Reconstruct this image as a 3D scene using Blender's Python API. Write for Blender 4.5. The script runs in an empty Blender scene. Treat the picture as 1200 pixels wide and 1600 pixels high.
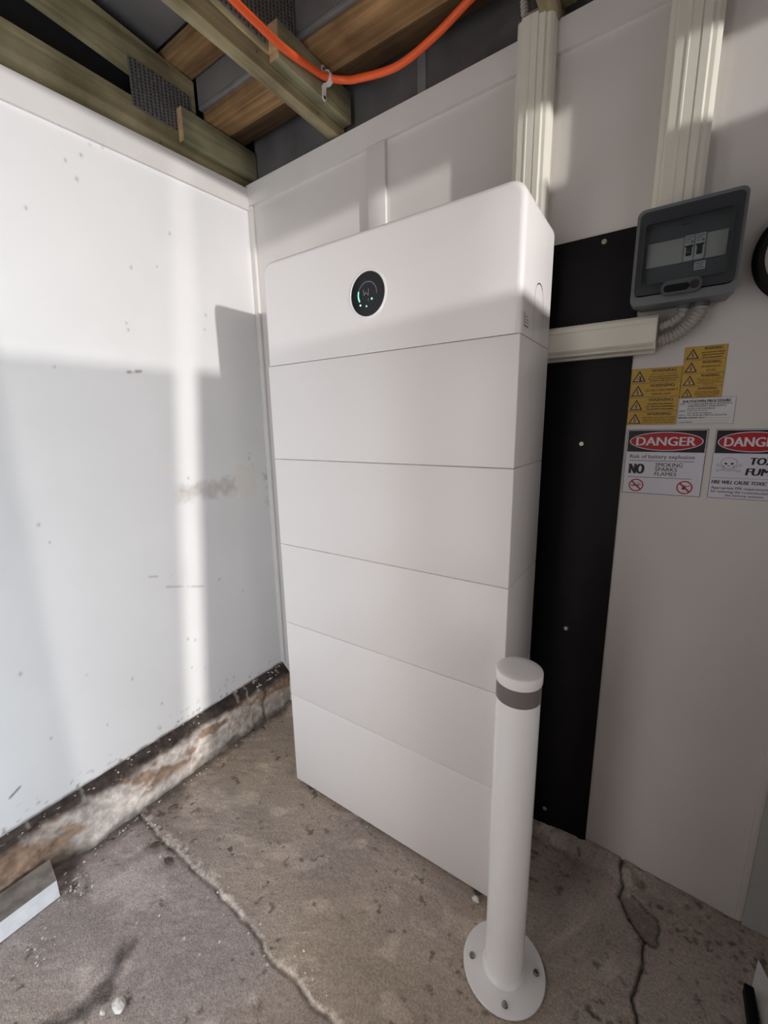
import bpy, bmesh, math, random
import numpy as np
from mathutils import Matrix, Vector

# ------------------------------------------------------------------ camera
scene = bpy.context.scene
C = scene.collection
cam_data = bpy.data.cameras.new('camera')
cam = bpy.data.objects.new('camera', cam_data)
C.objects.link(cam)
YAW, PITCH, ROLL = 0.592932, -0.203256, 0.017094
CAM = Vector((0.99772, -0.88349, 1.26668))
def cam_matrix():
    cy, sy = math.cos(YAW), math.sin(YAW); cp, sp = math.cos(PITCH), math.sin(PITCH)
    cr, sr = math.cos(ROLL), math.sin(ROLL)
    Rz = Matrix(((cy, -sy, 0), (sy, cy, 0), (0, 0, 1)))
    Rx = Matrix(((1, 0, 0), (0, cp, -sp), (0, sp, cp)))
    Ry = Matrix(((cr, 0, sr), (0, 1, 0), (-sr, 0, cr)))
    M = Rz @ Rx @ Ry
    r, f, u = M.col[0], M.col[1], M.col[2]
    m = Matrix(((r[0], u[0], -f[0], CAM[0]), (r[1], u[1], -f[1], CAM[1]), (r[2], u[2], -f[2], CAM[2]), (0, 0, 0, 1)))
    return m
cam.matrix_world = cam_matrix()
cam_data.sensor_fit = 'VERTICAL'
cam_data.sensor_height = 32.0
cam_data.lens = 651.0745 / 1600.0 * 32.0
cam_data.clip_start = 0.02
scene.camera = cam

# ------------------------------------------------------------------ light
world = bpy.data.worlds.new('world'); scene.world = world
world.use_nodes = True
bg = world.node_tree.nodes['Background']
bg.inputs['Color'].default_value = (0.88, 0.93, 1.0, 1)
bg.inputs['Strength'].default_value = 0.12

def add_light(name, kind, loc, direction, **kw):
    d = bpy.data.lights.new(name, kind)
    for k, v in kw.items():
        setattr(d, k, v)
    o = bpy.data.objects.new(name, d)
    o.location = loc
    o.rotation_euler = Vector(direction).to_track_quat('-Z', 'Y').to_euler()
    C.objects.link(o)
    return o
# low sunlight arriving through the openings of the right wall, sky glow in the high window, and fill at an added side door
add_light('sun', 'SUN', (5, -1, 3), (-0.964, 0.266, -0.048), energy=3.15, angle=math.radians(1.3), color=(1.0, 0.97, 0.945))
add_light('window_skylight', 'AREA', (2.05, -0.72, 1.83), (-1, 0.12, -0.25), shape='RECTANGLE', size=1.5, size_y=0.46,
          energy=2.8, color=(1.0, 0.98, 0.97))
add_light('added_side_fill', 'AREA', (2.10, -1.05, 0.90), (-1, 0.2, 0), shape='RECTANGLE', size=0.9, size_y=1.6,
          energy=36.0, color=(1.0, 0.95, 0.93))
# daylight in the open front of the shed, behind the camera: straight ahead, and cooler light from the forecourt to the right
add_light('doorway_daylight', 'AREA', (0.40, -1.72, 1.05), (-0.05, 1, 0), shape='RECTANGLE', size=0.56, size_y=2.0,
          energy=8.6, color=(1.0, 0.94, 0.90))
add_light('forecourt_daylight', 'AREA', (1.45, -2.35, 0.42), (-0.65, 1, 0), shape='RECTANGLE', size=1.9, size_y=0.75,
          energy=54.0, color=(0.72, 0.87, 1.0))

scene.view_settings.view_transform = 'Standard'
scene.view_settings.look = 'None'
scene.view_settings.exposure = 0.0
scene.view_settings.gamma = 1.0
scene.view_settings.use_curve_mapping = False
scene.cycles.use_denoising = True
scene.cycles.max_bounces = 10
scene.cycles.diffuse_bounces = 6
scene.cycles.sample_clamp_indirect = 6.0

# ------------------------------------------------------------------ helpers
PI = math.pi
rng = np.random.default_rng(7)

def tag(o, label=None, cat=None, group=None, kind=None):
    if label: o['label'] = label
    if cat: o['category'] = cat
    if group: o['group'] = group
    if kind: o['kind'] = kind
    return o

def link(name, me, mat=None, parent=None, smooth=None):
    o = bpy.data.objects.new(name, me)
    C.objects.link(o)
    if mat is not None and not me.materials:
        me.materials.append(mat)
    if parent is not None:
        o.parent = parent
        o.matrix_parent_inverse = Matrix.Translation(parent.location).inverted() if parent.type == 'EMPTY' and parent.parent is None else Matrix.Identity(4)
    if smooth is not None:
        for p in me.polygons: p.use_smooth = True
        me.set_sharp_from_angle(angle=math.radians(smooth))
    return o

def bmobj(name, bm, mat=None, parent=None, smooth=None):
    me = bpy.data.meshes.new(name)
    bmesh.ops.recalc_face_normals(bm, faces=bm.faces)
    bm.to_mesh(me); bm.free()
    return link(name, me, mat, parent, smooth)

def empty(name, loc):
    o = bpy.data.objects.new(name, None)
    o.empty_display_size = 0.05
    o.location = loc
    C.objects.link(o)
    return o

def box(bm, x0, x1, y0, y1, z0, z1, bev=0.0, seg=2):
    r = bmesh.ops.create_cube(bm, size=1.0)
    vs = r['verts']
    for v in vs:
        v.co = Vector(((x0 + x1) / 2 + v.co.x * (x1 - x0), (y0 + y1) / 2 + v.co.y * (y1 - y0), (z0 + z1) / 2 + v.co.z * (z1 - z0)))
    if bev > 0:
        es = list({e for v in vs for e in v.link_edges})
        bmesh.ops.bevel(bm, geom=es, offset=bev, segments=seg, affect='EDGES', profile=0.5)
    return vs

def boxobj(name, x0, x1, y0, y1, z0, z1, mat, parent=None, bev=0.0, seg=2):
    bm = bmesh.new(); box(bm, x0, x1, y0, y1, z0, z1, bev, seg)
    return bmobj(name, bm, mat, parent, 40 if bev else None)

def prism(bm, pts, a0, a1, axis='y'):
    """closed 2-D outline extruded along an axis: axis y -> pts are (x, z); axis z -> (x, y); axis x -> (y, z)"""
    def co(p, a):
        if axis == 'y': return (p[0], a, p[1])
        if axis == 'z': return (p[0], p[1], a)
        return (a, p[0], p[1])
    A = [bm.verts.new(co(p, a0)) for p in pts]
    B = [bm.verts.new(co(p, a1)) for p in pts]
    n = len(pts)
    bm.faces.new(A); bm.faces.new(B[::-1])
    for i in range(n):
        bm.faces.new((A[i], B[i], B[(i + 1) % n], A[(i + 1) % n]))
    return A + B

def tube(bm, path, rad, n=12, cap=True, closed=False):
    """tube along a list of points; rad is a number or a list"""
    P = [Vector(p) for p in path]
    m = len(P)
    R = rad if isinstance(rad, (list, tuple, np.ndarray)) else [rad] * m
    up = Vector((0, 0, 1)); rings = []
    prev = None
    for i in range(m):
        if closed: t = (P[(i + 1) % m] - P[i - 1]).normalized()
        else: t = (P[min(i + 1, m - 1)] - P[max(i - 1, 0)]).normalized()
        if prev is None:
            a = t.orthogonal().normalized()
        else:
            a = (prev - t * prev.dot(t)).normalized()
        prev = a
        b = t.cross(a)
        rings.append([bm.verts.new(P[i] + (a * math.cos(2 * PI * k / n) + b * math.sin(2 * PI * k / n)) * R[i]) for k in range(n)])
    for i in range(m if closed else m - 1):
        A, B = rings[i], rings[(i + 1) % m]
        for k in range(n):
            bm.faces.new((A[k], A[(k + 1) % n], B[(k + 1) % n], B[k]))
    if cap and not closed:
        bm.faces.new(rings[0][::-1]); bm.faces.new(rings[-1])

def spline(pts, n=60):
    """Catmull-Rom through points"""
    P = [Vector(p) for p in pts]
    P = [P[0] * 2 - P[1]] + P + [P[-1] * 2 - P[-2]]
    out = []
    k = len(P) - 3
    for i in range(n + 1):
        t = i / n * k; s = min(int(t), k - 1); u = t - s
        a, b, c, d = P[s:s + 4]
        out.append(0.5 * ((2 * b) + (c - a) * u + (2 * a - 5 * b + 4 * c - d) * u * u + (3 * b - a - 3 * c + d) * u ** 3))
    return out

def lathe(bm, prof, cx, cy, n=48):
    rings = []
    for r, z in prof:
        if r < 1e-6: rings.append([bm.verts.new((cx, cy, z))])
        else: rings.append([bm.verts.new((cx + r * math.cos(2 * PI * k / n), cy + r * math.sin(2 * PI * k / n), z)) for k in range(n)])
    for A, B in zip(rings, rings[1:]):
        if len(A) == 1 and len(B) == 1: continue
        for k in range(n):
            k2 = (k + 1) % n
            if len(A) == 1: bm.faces.new((A[0], B[k2], B[k]))
            elif len(B) == 1: bm.faces.new((A[k], A[k2], B[0]))
            else: bm.faces.new((A[k], A[k2], B[k2], B[k]))

# numpy value noise used for surface relief and staining of the concrete and the left wall
def vnoise(x, y, seed):
    r = np.random.default_rng(seed).random((257, 257))
    xi = np.floor(x).astype(int); yi = np.floor(y).astype(int)
    fx = x - xi; fy = y - yi
    fx = fx * fx * (3 - 2 * fx); fy = fy * fy * (3 - 2 * fy)
    a = r[xi % 256, yi % 256]; b = r[(xi + 1) % 256, yi % 256]
    c = r[xi % 256, (yi + 1) % 256]; d = r[(xi + 1) % 256, (yi + 1) % 256]
    return (a * (1 - fx) + b * fx) * (1 - fy) + (c * (1 - fx) + d * fx) * fy
def fbm(x, y, f, seed, octv=4):
    s = np.zeros_like(x); a = 0.5; tot = 0
    for i in range(octv):
        s += a * vnoise(x * f + 13.7 * i + 500, y * f + 7.3 * i + 500, seed + i); tot += a; a *= 0.5; f *= 2.03
    return s / tot
def sstep(a, b, x):
    t = np.clip((x - a) / (b - a), 0, 1); return t * t * (3 - 2 * t)
def polydist(X, Y, pts):
    """distance to a polyline and signed side"""
    best = np.full(X.shape, 9.0)
    for (x0, y0), (x1, y1) in zip(pts, pts[1:]):
        dx, dy = x1 - x0, y1 - y0
        t = np.clip(((X - x0) * dx + (Y - y0) * dy) / (dx * dx + dy * dy), 0, 1)
        best = np.minimum(best, np.hypot(X - x0 - t * dx, Y - y0 - t * dy))
    return best
def inpoly(X, Y, pts):
    c = np.zeros(X.shape, bool); n = len(pts)
    for i in range(n):
        x0, y0 = pts[i]; x1, y1 = pts[(i + 1) % n]
        cond = ((y0 > Y) != (y1 > Y)) & (X < (x1 - x0) * (Y - y0) / ((y1 - y0) if y1 != y0 else 1e-9) + x0)
        c ^= cond
    return c

def grid_mesh(name, P, col, extra=None):
    """P: (n,m,3) points, col: (n,m,3) linear colours; extra: list of (4 points, colour) plain quads"""
    n, m, _ = P.shape
    idx = np.arange(n * m).reshape(n, m)
    F = np.stack([idx[:-1, :-1], idx[1:, :-1], idx[1:, 1:], idx[:-1, 1:]], -1).reshape(-1, 4)
    V = P.reshape(-1, 3); K = col.reshape(-1, 3)
    for q, c in (extra or []):
        b = len(V)
        V = np.vstack([V, np.array(q, float)]); K = np.vstack([K, np.array([c] * 4)])
        F = np.vstack([F, [[b, b + 1, b + 2, b + 3]]])
    me = bpy.data.meshes.new(name)
    me.from_pydata(V.tolist(), [], F.tolist())
    at = me.color_attributes.new('tint', 'FLOAT_COLOR', 'POINT')
    at.data.foreach_set('color', np.hstack([K, np.ones((len(K), 1))]).astype(np.float32).ravel())
    for p in me.polygons: p.use_smooth = True
    me.update()
    return me

# ------------------------------------------------------------------ materials
def mat(name, col, rough=0.5, spec=0.5, metal=0.0, coat=0.0):
    m = bpy.data.materials.new(name); m.use_nodes = True
    b = m.node_tree.nodes['Principled BSDF']
    b.inputs['Base Color'].default_value = (*col, 1)
    b.inputs['Roughness'].default_value = rough
    b.inputs['Specular IOR Level'].default_value = spec
    b.inputs['Metallic'].default_value = metal
    b.inputs['Coat Weight'].default_value = coat
    return m

def noisy(name, c1, c2, scale, rough=0.5, bump=0.0, bscale=None, stretch=(1, 1, 1), detail=6, spec=0.5, lo=0.35, hi=0.65, attr=False, metal=0.0, distort=0.0):
    """noise between two colours in object space, optional bump, optional vertex tint as multiplier"""
    m = mat(name, c1, rough, spec, metal)
    nt = m.node_tree; N = nt.nodes; L = nt.links; b = N['Principled BSDF']
    tc = N.new('ShaderNodeTexCoord'); mp = N.new('ShaderNodeMapping'); mp.inputs['Scale'].default_value = stretch
    L.new(tc.outputs['Object'], mp.inputs['Vector'])
    nz = N.new('ShaderNodeTexNoise'); nz.inputs['Scale'].default_value = scale; nz.inputs['Detail'].default_value = detail
    nz.inputs['Distortion'].default_value = distort
    L.new(mp.outputs['Vector'], nz.inputs['Vector'])
    rp = N.new('ShaderNodeValToRGB')
    rp.color_ramp.elements[0].position = lo; rp.color_ramp.elements[1].position = hi
    rp.color_ramp.elements[0].color = (*c1, 1); rp.color_ramp.elements[1].color = (*c2, 1)
    L.new(nz.outputs['Fac'], rp.inputs['Fac'])
    out = rp.outputs['Color']
    if attr:
        at = N.new('ShaderNodeAttribute'); at.attribute_name = 'tint'
        mx = N.new('ShaderNodeMix'); mx.data_type = 'RGBA'; mx.blend_type = 'MULTIPLY'; mx.inputs['Factor'].default_value = 1
        L.new(out, mx.inputs[6]); L.new(at.outputs['Color'], mx.inputs[7]); out = mx.outputs[2]
    L.new(out, b.inputs['Base Color'])
    if bump:
        n2 = N.new('ShaderNodeTexNoise'); n2.inputs['Scale'].default_value = bscale or scale * 3; n2.inputs['Detail'].default_value = 5
        L.new(mp.outputs['Vector'], n2.inputs['Vector'])
        bp = N.new('ShaderNodeBump'); bp.inputs['Strength'].default_value = bump; bp.inputs['Distance'].default_value = 0.004
        L.new(n2.outputs['Fac'], bp.inputs['Height']); L.new(bp.outputs['Normal'], b.inputs['Normal'])
    return m

def timber(name, dark, light, axis, rough=0.75):
    """grain lines stretched along the given axis (0 = x, 1 = y, 2 = z), with patchy tone and a few knots"""
    m = mat(name, light, rough, 0.25)
    nt = m.node_tree; N = nt.nodes; L = nt.links; b = N['Principled BSDF']
    tc = N.new('ShaderNodeTexCoord'); mp = N.new('ShaderNodeMapping')
    sc = [38.0, 38.0, 38.0]; sc[axis] = 1.6
    mp.inputs['Scale'].default_value = sc
    L.new(tc.outputs['Object'], mp.inputs['Vector'])
    g = N.new('ShaderNodeTexNoise'); g.inputs['Scale'].default_value = 1.0; g.inputs['Detail'].default_value = 8; g.inputs['Distortion'].default_value = 0.7
    L.new(mp.outputs['Vector'], g.inputs['Vector'])
    r = N.new('ShaderNodeValToRGB'); r.color_ramp.elements[0].position = 0.3; r.color_ramp.elements[1].position = 0.68
    r.color_ramp.elements[0].color = (*dark, 1); r.color_ramp.elements[1].color = (*light, 1)
    L.new(g.outputs['Fac'], r.inputs['Fac'])
    p = N.new('ShaderNodeTexNoise'); p.inputs['Scale'].default_value = 7.0; p.inputs['Detail'].default_value = 4
    L.new(tc.outputs['Object'], p.inputs['Vector'])
    pr = N.new('ShaderNodeValToRGB'); pr.color_ramp.elements[0].position = 0.3; pr.color_ramp.elements[1].position = 0.65
    pr.color_ramp.elements[0].color = (0.52, 0.5, 0.48, 1); pr.color_ramp.elements[1].color = (1.1, 1.1, 1.1, 1)
    L.new(p.outputs['Fac'], pr.inputs['Fac'])
    mx = N.new('ShaderNodeMix'); mx.data_type = 'RGBA'; mx.blend_type = 'MULTIPLY'; mx.inputs['Factor'].default_value = 1
    L.new(r.outputs['Color'], mx.inputs[6]); L.new(pr.outputs['Color'], mx.inputs[7])
    L.new(mx.outputs[2], b.inputs['Base Color'])
    bp = N.new('ShaderNodeBump'); bp.inputs['Strength'].default_value = 0.35; bp.inputs['Distance'].default_value = 0.003
    L.new(g.outputs['Fac'], bp.inputs['Height']); L.new(bp.outputs['Normal'], b.inputs['Normal'])
    return m

M = {}
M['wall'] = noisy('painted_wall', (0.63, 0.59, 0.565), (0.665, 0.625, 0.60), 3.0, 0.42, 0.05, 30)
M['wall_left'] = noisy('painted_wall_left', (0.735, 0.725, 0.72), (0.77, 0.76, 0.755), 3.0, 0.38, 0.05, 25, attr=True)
M['wall_side'] = noisy('painted_wall_grey', (0.42, 0.415, 0.395), (0.46, 0.45, 0.43), 4.0, 0.5)
M['wall_dull'] = noisy('dull_wall', (0.60, 0.58, 0.56), (0.66, 0.64, 0.62), 2.0, 0.7)
M['trim'] = noisy('painted_trim', (0.66, 0.63, 0.605), (0.70, 0.67, 0.645), 8.0, 0.4)
M['floor'] = noisy('concrete_floor', (0.80, 0.80, 0.80), (1.14, 1.13, 1.12), 170.0, 0.86, 0.7, 260, detail=8, attr=True, spec=0.2)
M['kerb'] = noisy('concrete_kerb', (0.70, 0.70, 0.70), (1.15, 1.15, 1.15), 45.0, 0.88, 0.6, 90, detail=8, attr=True, spec=0.2)
M['battery'] = mat('battery_white', (0.83, 0.79, 0.775), 0.30, 0.5)
M['battery_core'] = mat('battery_core', (0.10, 0.095, 0.09), 0.6)
M['ring'] = mat('display_ring', (0.86, 0.85, 0.84), 0.2)
M['glass_black'] = mat('display_black', (0.006, 0.007, 0.010), 0.06, 0.22)
M['grey_mark'] = mat('grey_mark', (0.22, 0.22, 0.23), 0.4)
M['dark_mark'] = mat('dark_mark', (0.03, 0.03, 0.03), 0.5)
M['mid_mark'] = mat('mid_mark', (0.30, 0.29, 0.29), 0.5)
def emit(name, col, s):
    m = mat(name, col); b = m.node_tree.nodes['Principled BSDF']
    b.inputs['Emission Color'].default_value = (*col, 1); b.inputs['Emission Strength'].default_value = s
    return m
M['led'] = emit('green_led', (0.25, 0.95, 0.55), 0.9)
M['led_white'] = emit('white_led', (0.55, 0.95, 0.80), 0.9)
M['cream'] = mat('cream_plastic', (0.70, 0.67, 0.585), 0.38)
M['black'] = noisy('black_sheet', (0.0040, 0.0030, 0.0038), (0.0065, 0.005, 0.006), 6, 0.45, 0.03, 40, spec=0.18)
M['screw'] = noisy('zinc_screw', (0.45, 0.42, 0.32), (0.62, 0.58, 0.46), 300, 0.35, metal=0.8)
M['treated'] = timber('treated_pine', (0.22, 0.185, 0.10), (0.43, 0.365, 0.215), 1)
M['treated_cleat'] = timber('treated_cleat', (0.17, 0.165, 0.10), (0.35, 0.32, 0.195), 1)
M['endgrain'] = noisy('end_grain', (0.42, 0.25, 0.12), (0.55, 0.36, 0.20), 60, 0.8)
M['purlin'] = timber('brown_purlin', (0.19, 0.105, 0.045), (0.46, 0.275, 0.13), 0)
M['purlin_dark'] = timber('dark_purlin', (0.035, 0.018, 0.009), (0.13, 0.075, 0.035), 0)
M['roof'] = noisy('roof_metal', (0.17, 0.16, 0.16), (0.26, 0.245, 0.24), 5, 0.45, stretch=(1, 0.4, 1), metal=0.3)
M['lip'] = noisy('metal_lip', (0.20, 0.195, 0.195), (0.27, 0.265, 0.26), 12, 0.45, metal=0.2)
M['fascia'] = noisy('grey_fascia', (0.085, 0.077, 0.078), (0.14, 0.128, 0.128), 7, 0.8)
M['plate'] = noisy('galvanised_plate', (0.16, 0.155, 0.16), (0.26, 0.25, 0.255), 90, 0.5, metal=0.55)
M['tooth'] = mat('plate_slot', (0.015, 0.013, 0.013), 0.8)
M['orange'] = mat('orange_conduit', (0.86, 0.115, 0.022), 0.42)
M['saddle'] = mat('saddle_white', (0.70, 0.68, 0.66), 0.4)
M['flex'] = mat('grey_flex', (0.36, 0.335, 0.31), 0.5)
M['cable_black'] = mat('black_cable', (0.003, 0.003, 0.0035), 0.6, 0.2)
M['box_grey'] = mat('box_grey', (0.135, 0.145, 0.155), 0.38)
M['box_lid'] = mat('box_lid_grey', (0.030, 0.034, 0.040), 0.16)
M['latch'] = mat('latch_grey', (0.075, 0.08, 0.085), 0.25)
M['box_inner'] = mat('box_inner', (0.115, 0.135, 0.145), 0.5)
M['blank'] = mat('blank_cream', (0.72, 0.72, 0.66), 0.5)
M['breaker'] = mat('breaker_white', (0.85, 0.85, 0.85), 0.4)
M['steel'] = noisy('steel_bolt', (0.22, 0.21, 0.20), (0.45, 0.43, 0.41), 120, 0.35, metal=0.9)
M['bollard'] = mat('bollard_white', (0.88, 0.86, 0.85), 0.13, 0.5)
M['cap'] = mat('bollard_cap', (0.86, 0.83, 0.82), 0.25)
M['band'] = mat('reflective_band', (0.17, 0.145, 0.14), 0.45, 0.4)
M['yellow'] = mat('yellow_sticker', (0.52, 0.325, 0.055), 0.25)
M['sign_white'] = mat('sign_white', (0.66, 0.64, 0.70), 0.45)
M['sign_grey'] = mat('sign_label', (0.66, 0.64, 0.66), 0.45)
M['ink'] = mat('black_ink', (0.012, 0.008, 0.010), 0.45)
M['ink_brown'] = mat('brown_ink', (0.055, 0.015, 0.008), 0.45)
M['sign_red'] = mat('sign_red', (0.42, 0.010, 0.018), 0.4)
M['tri'] = mat('triangle_fill', (0.50, 0.35, 0.14), 0.4)
M['board_white'] = noisy('board_white', (0.74, 0.73, 0.74), (0.86, 0.85, 0.86), 30, 0.6, 0.2, 60)
M['board_grey'] = noisy('board_dirty', (0.22, 0.20, 0.18), (0.46, 0.42, 0.385), 22, 0.85, 0.3, 60)
M['flake'] = noisy('paint_flake', (0.62, 0.58, 0.54), (0.82, 0.78, 0.74), 80, 0.7)
M['leaf'] = noisy('dry_leaf', (0.10, 0.075, 0.06), (0.20, 0.13, 0.09), 40, 0.8)
def smoked():
    m = bpy.data.materials.new('smoked_cover'); m.use_nodes = True
    nt = m.node_tree; N = nt.nodes; L = nt.links
    N.remove(N['Principled BSDF'])
    t = N.new('ShaderNodeBsdfTransparent'); t.inputs['Color'].default_value = (0.84, 0.86, 0.87, 1)
    g = N.new('ShaderNodeBsdfGlossy'); g.inputs['Roughness'].default_value = 0.06; g.inputs['Color'].default_value = (0.9, 0.92, 0.95, 1)
    fr = N.new('ShaderNodeFresnel'); fr.inputs['IOR'].default_value = 1.45
    x = N.new('ShaderNodeMixShader')
    L.new(fr.outputs[0], x.inputs[0]); L.new(t.outputs[0], x.inputs[1]); L.new(g.outputs[0], x.inputs[2])
    L.new(x.outputs[0], N['Material Output'].inputs['Surface'])
    return m
M['smoked'] = smoked()
M['filter_mid'] = smoked(); M['filter_mid'].name = 'sun_filter_mid'  # tints of the added panes, set by how much sun they pass
for n_ in M['filter_mid'].node_tree.nodes:
    if n_.type == 'BSDF_TRANSPARENT': n_.inputs['Color'].default_value = (0.78, 0.78, 0.78, 1)   # two faces
M['filter_dark'] = smoked(); M['filter_dark'].name = 'sun_filter_dark'
for n_ in M['filter_dark'].node_tree.nodes:
    if n_.type == 'BSDF_TRANSPARENT': n_.inputs['Color'].default_value = (0.46, 0.46, 0.465, 1)
M['clear'] = smoked(); M['clear'].name = 'sun_filter_light'
for n_ in M['clear'].node_tree.nodes:
    if n_.type == 'BSDF_TRANSPARENT': n_.inputs['Color'].default_value = (0.88, 0.88, 0.88, 1)

# ------------------------------------------------------------------ key sizes (metres)
XL = -0.38          # face of the left wall
YB = 0.30           # face of the back wall
XR = 1.90           # face of the right wall
YF = -1.60          # front of the shed
BT = 0.018          # underside of the battery tower
S1 = 1.4435         # seam under the inverter
W, D = 0.7354, 0.2365

# ------------------------------------------------------------------ setting: floor
JY = [(-0.45, -0.380), (-0.353, -0.381), (-0.292, -0.384), (-0.199, -0.386), (-0.098, -0.386), (-0.011, -0.385), (0.051, -0.384), (0.138, -0.387),
      (0.208, -0.388), (0.265, -0.394), (0.336, -0.405), (0.373, -0.399), (0.425, -0.409), (0.484, -0.408), (0.521, -0.408), (0.75, -0.41), (1.45, -0.42)]
RC = [(1.005, 0.34), (1.009, 0.319), (1.008, 0.276), (1.020, 0.245), (1.013, 0.207), (1.034, 0.175), (1.053, 0.149), (1.073, 0.134), (1.070, 0.098),
      (1.073, 0.070), (1.067, 0.038), (1.065, 0.024), (1.058, -0.002), (1.064, -0.028), (1.068, -0.049), (1.06, -0.12), (1.075, -0.22), (1.06, -0.40)]
SPALL = [(1.013, .212), (1.027, .23), (1.045, .229), (1.076, .209), (1.101, .201), (1.104, .186), (1.099, .163), (1.105, .136), (1.089, .129),
         (1.073, .134), (1.053, .149), (1.034, .175)]
def build_floor():
    st = 0.004
    xs = np.arange(-0.46, 1.4601, st); ys = np.arange(-1.02, 0.3601, st)
    X, Y = np.meshgrid(xs, ys, indexing='ij')
    Z = (fbm(X, Y, 3, 11) - 0.5) * 0.006 + (fbm(X, Y, 22, 12) - 0.5) * 0.003 + (fbm(X, Y, 90, 14, 3) - 0.5) * 0.0014
    base = np.array([0.42, 0.362, 0.335])
    K = np.ones(X.shape + (3,)) * base
    tone = 0.80 + 0.40 * fbm(X, Y, 6, 21) + 0.16 * (fbm(X * 1.0, Y * 3.0, 45, 22) - 0.5)
    K *= tone[..., None]
    warm = sstep(0.45, 0.7, fbm(X, Y, 2.2, 24))[..., None]
    K *= 1 + warm * np.array([0.05, 0.02, -0.06])
    # slab on the far side of the joint is paler and browner
    jw = JY
    jy = np.interp(X, [p[0] for p in jw], [p[1] for p in jw]) + (fbm(X, Y * 0, 30, 31, 4) - 0.5) * 0.014
    dj = Y - jy
    K *= np.where(dj > 0, 1.03, 1.0)[..., None] * np.where((dj > 0)[..., None], np.array([1.02, 1.0, 0.95]), np.array([1.0, 1.0, 1.02]))
    Z += np.where(dj > 0, 0.0015, -0.001)
    # the joint: dark slot, pale chipped rim
    slot = np.exp(-(dj / 0.0045) ** 2)
    Z -= 0.006 * slot
    breakup = sstep(0.35, 0.62, fbm(X, Y, 26, 33))
    K *= (1 - 0.62 * slot * (0.35 + 0.65 * breakup))[..., None]
    rw = 0.5 + 1.3 * sstep(0.35, 0.7, fbm(X, Y * 0, 9, 34, 3))
    rim = np.exp(-((dj - 0.010 * rw) / (0.008 * rw)) ** 2) * sstep(0.42, 0.60, fbm(X, Y, 55, 35)) * sstep(0.30, 0.50, fbm(X, Y, 13, 39))
    Z += 0.0075 * rim * (fbm(X, Y, 120, 36, 2) - 0.2)
    K += (rim * 1.0)[..., None] * np.array([0.27, 0.24, 0.22]) * (0.5 + fbm(X, Y, 130, 37, 2))[..., None]
    # crack by the back wall and the chipped hollow on it
    wob = (fbm(X, Y, 60, 41, 3) - 0.5) * 0.010
    dc = polydist(X + wob, Y + wob, RC)
    cr = np.exp(-(dc / 0.0040) ** 2)
    Z -= 0.008 * cr; K *= (1 - 0.88 * cr)[..., None]
    ins = inpoly(X + wob, Y - wob, SPALL)
    ed = polydist(X + wob, Y - wob, SPALL + SPALL[:1])
    hol = np.where(ins, sstep(0, 0.006, ed), 0)
    Z -= 0.009 * hol; K *= (1 - 0.30 * hol)[..., None]
    rimd = np.exp(-(ed / 0.0035) ** 2) * (X > 1.04)
    K *= (1 - 0.8 * rimd * sstep(.35, .6, fbm(X, Y, 40, 43)))[..., None]
    # pitting and dirt, thicker near the back wall on the right
    pit = sstep(0.62, 0.75, fbm(X, Y * 1.3, 48, 51, 5)) * (0.12 + 0.88 * sstep(0.60, 0.85, X)) * sstep(0.35, 0.6, fbm(X, Y, 7, 52))
    Z -= 0.003 * pit; K *= (1 - 0.55 * pit)[..., None]
    edge = sstep(0.10, 0.0, 0.315 - Y) * sstep(0.6, 0.75, X)
    K *= (1 - 0.35 * edge * fbm(X, Y, 18, 53))[..., None]
    # trowel streaks, pale scuffs and small dark specks all over
    ang = 0.35 + fbm(X, Y, 1.6, 45, 2) * 0.7
    U = X * np.cos(ang) + Y * np.sin(ang); V = -X * np.sin(ang) + Y * np.cos(ang)
    K *= (0.90 + 0.20 * fbm(U * 0.22, V, 120, 46, 3))[..., None]
    K *= (1 + 0.35 * sstep(0.62, 0.78, fbm(U * 0.5, V, 17, 47)))[..., None]
    spk = sstep(0.70, 0.78, fbm(X, Y, 62, 48, 3)) * sstep(0.42, 0.6, fbm(X, Y, 8, 49))
    K *= (1 - 0.55 * spk)[..., None]; Z -= 0.0015 * spk
    Z += (fbm(U * 0.25, V, 110, 46, 2) - 0.5) * 0.0014
    # dark smear near the front and dirt by the kerb
    sm = polydist(X, Y, [(0.002, -0.600), (0.030, -0.640), (0.045, -0.675), (0.03, -0.72), (0.0, -0.78)])
    smm = sstep(0.034, 0.004, sm + (fbm(X, Y, 30, 55) - 0.5) * 0.05)
    K *= (1 - 0.72 * smm * (0.6 + 0.6 * fbm(X, Y, 70, 56)))[..., None]
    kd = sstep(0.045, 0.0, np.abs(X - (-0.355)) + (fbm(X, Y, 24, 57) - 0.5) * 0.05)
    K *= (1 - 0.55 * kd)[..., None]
    dirt = np.exp(-(((X + 0.275) / 0.045) ** 2 + ((Y + 0.597) / 0.03) ** 2)) * sstep(0.3, 0.6, fbm(X, Y, 60, 58))
    K *= (1 - 0.75 * dirt)[..., None]
    for cx, cy, r in ((0.062, -0.672, 0.018), (0.34, -0.475, 0.012), (0.07, -0.70, 0.012)):
        q = np.exp(-(((X - cx) ** 2 + (Y - cy) ** 2) / r ** 2)) * sstep(0.4, 0.6, fbm(X, Y, 50, 59))
        K += q[..., None] * np.array([0.25, 0.22, 0.2])
    edge2 = np.exp(-((dj - 0.004) / 0.004) ** 2) * sstep(0.40, 0.55, fbm(X, Y, 70, 38))
    K += edge2[..., None] * np.array([0.16, 0.15, 0.14])
    fade = sstep(0, 0.05, np.minimum.reduce([X - xs[0], xs[-1] - X, Y - ys[0], ys[-1] - Y + 0.05]))
    Z = Z * fade
    Z = np.minimum(Z, 0.005) - 0.001
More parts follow.
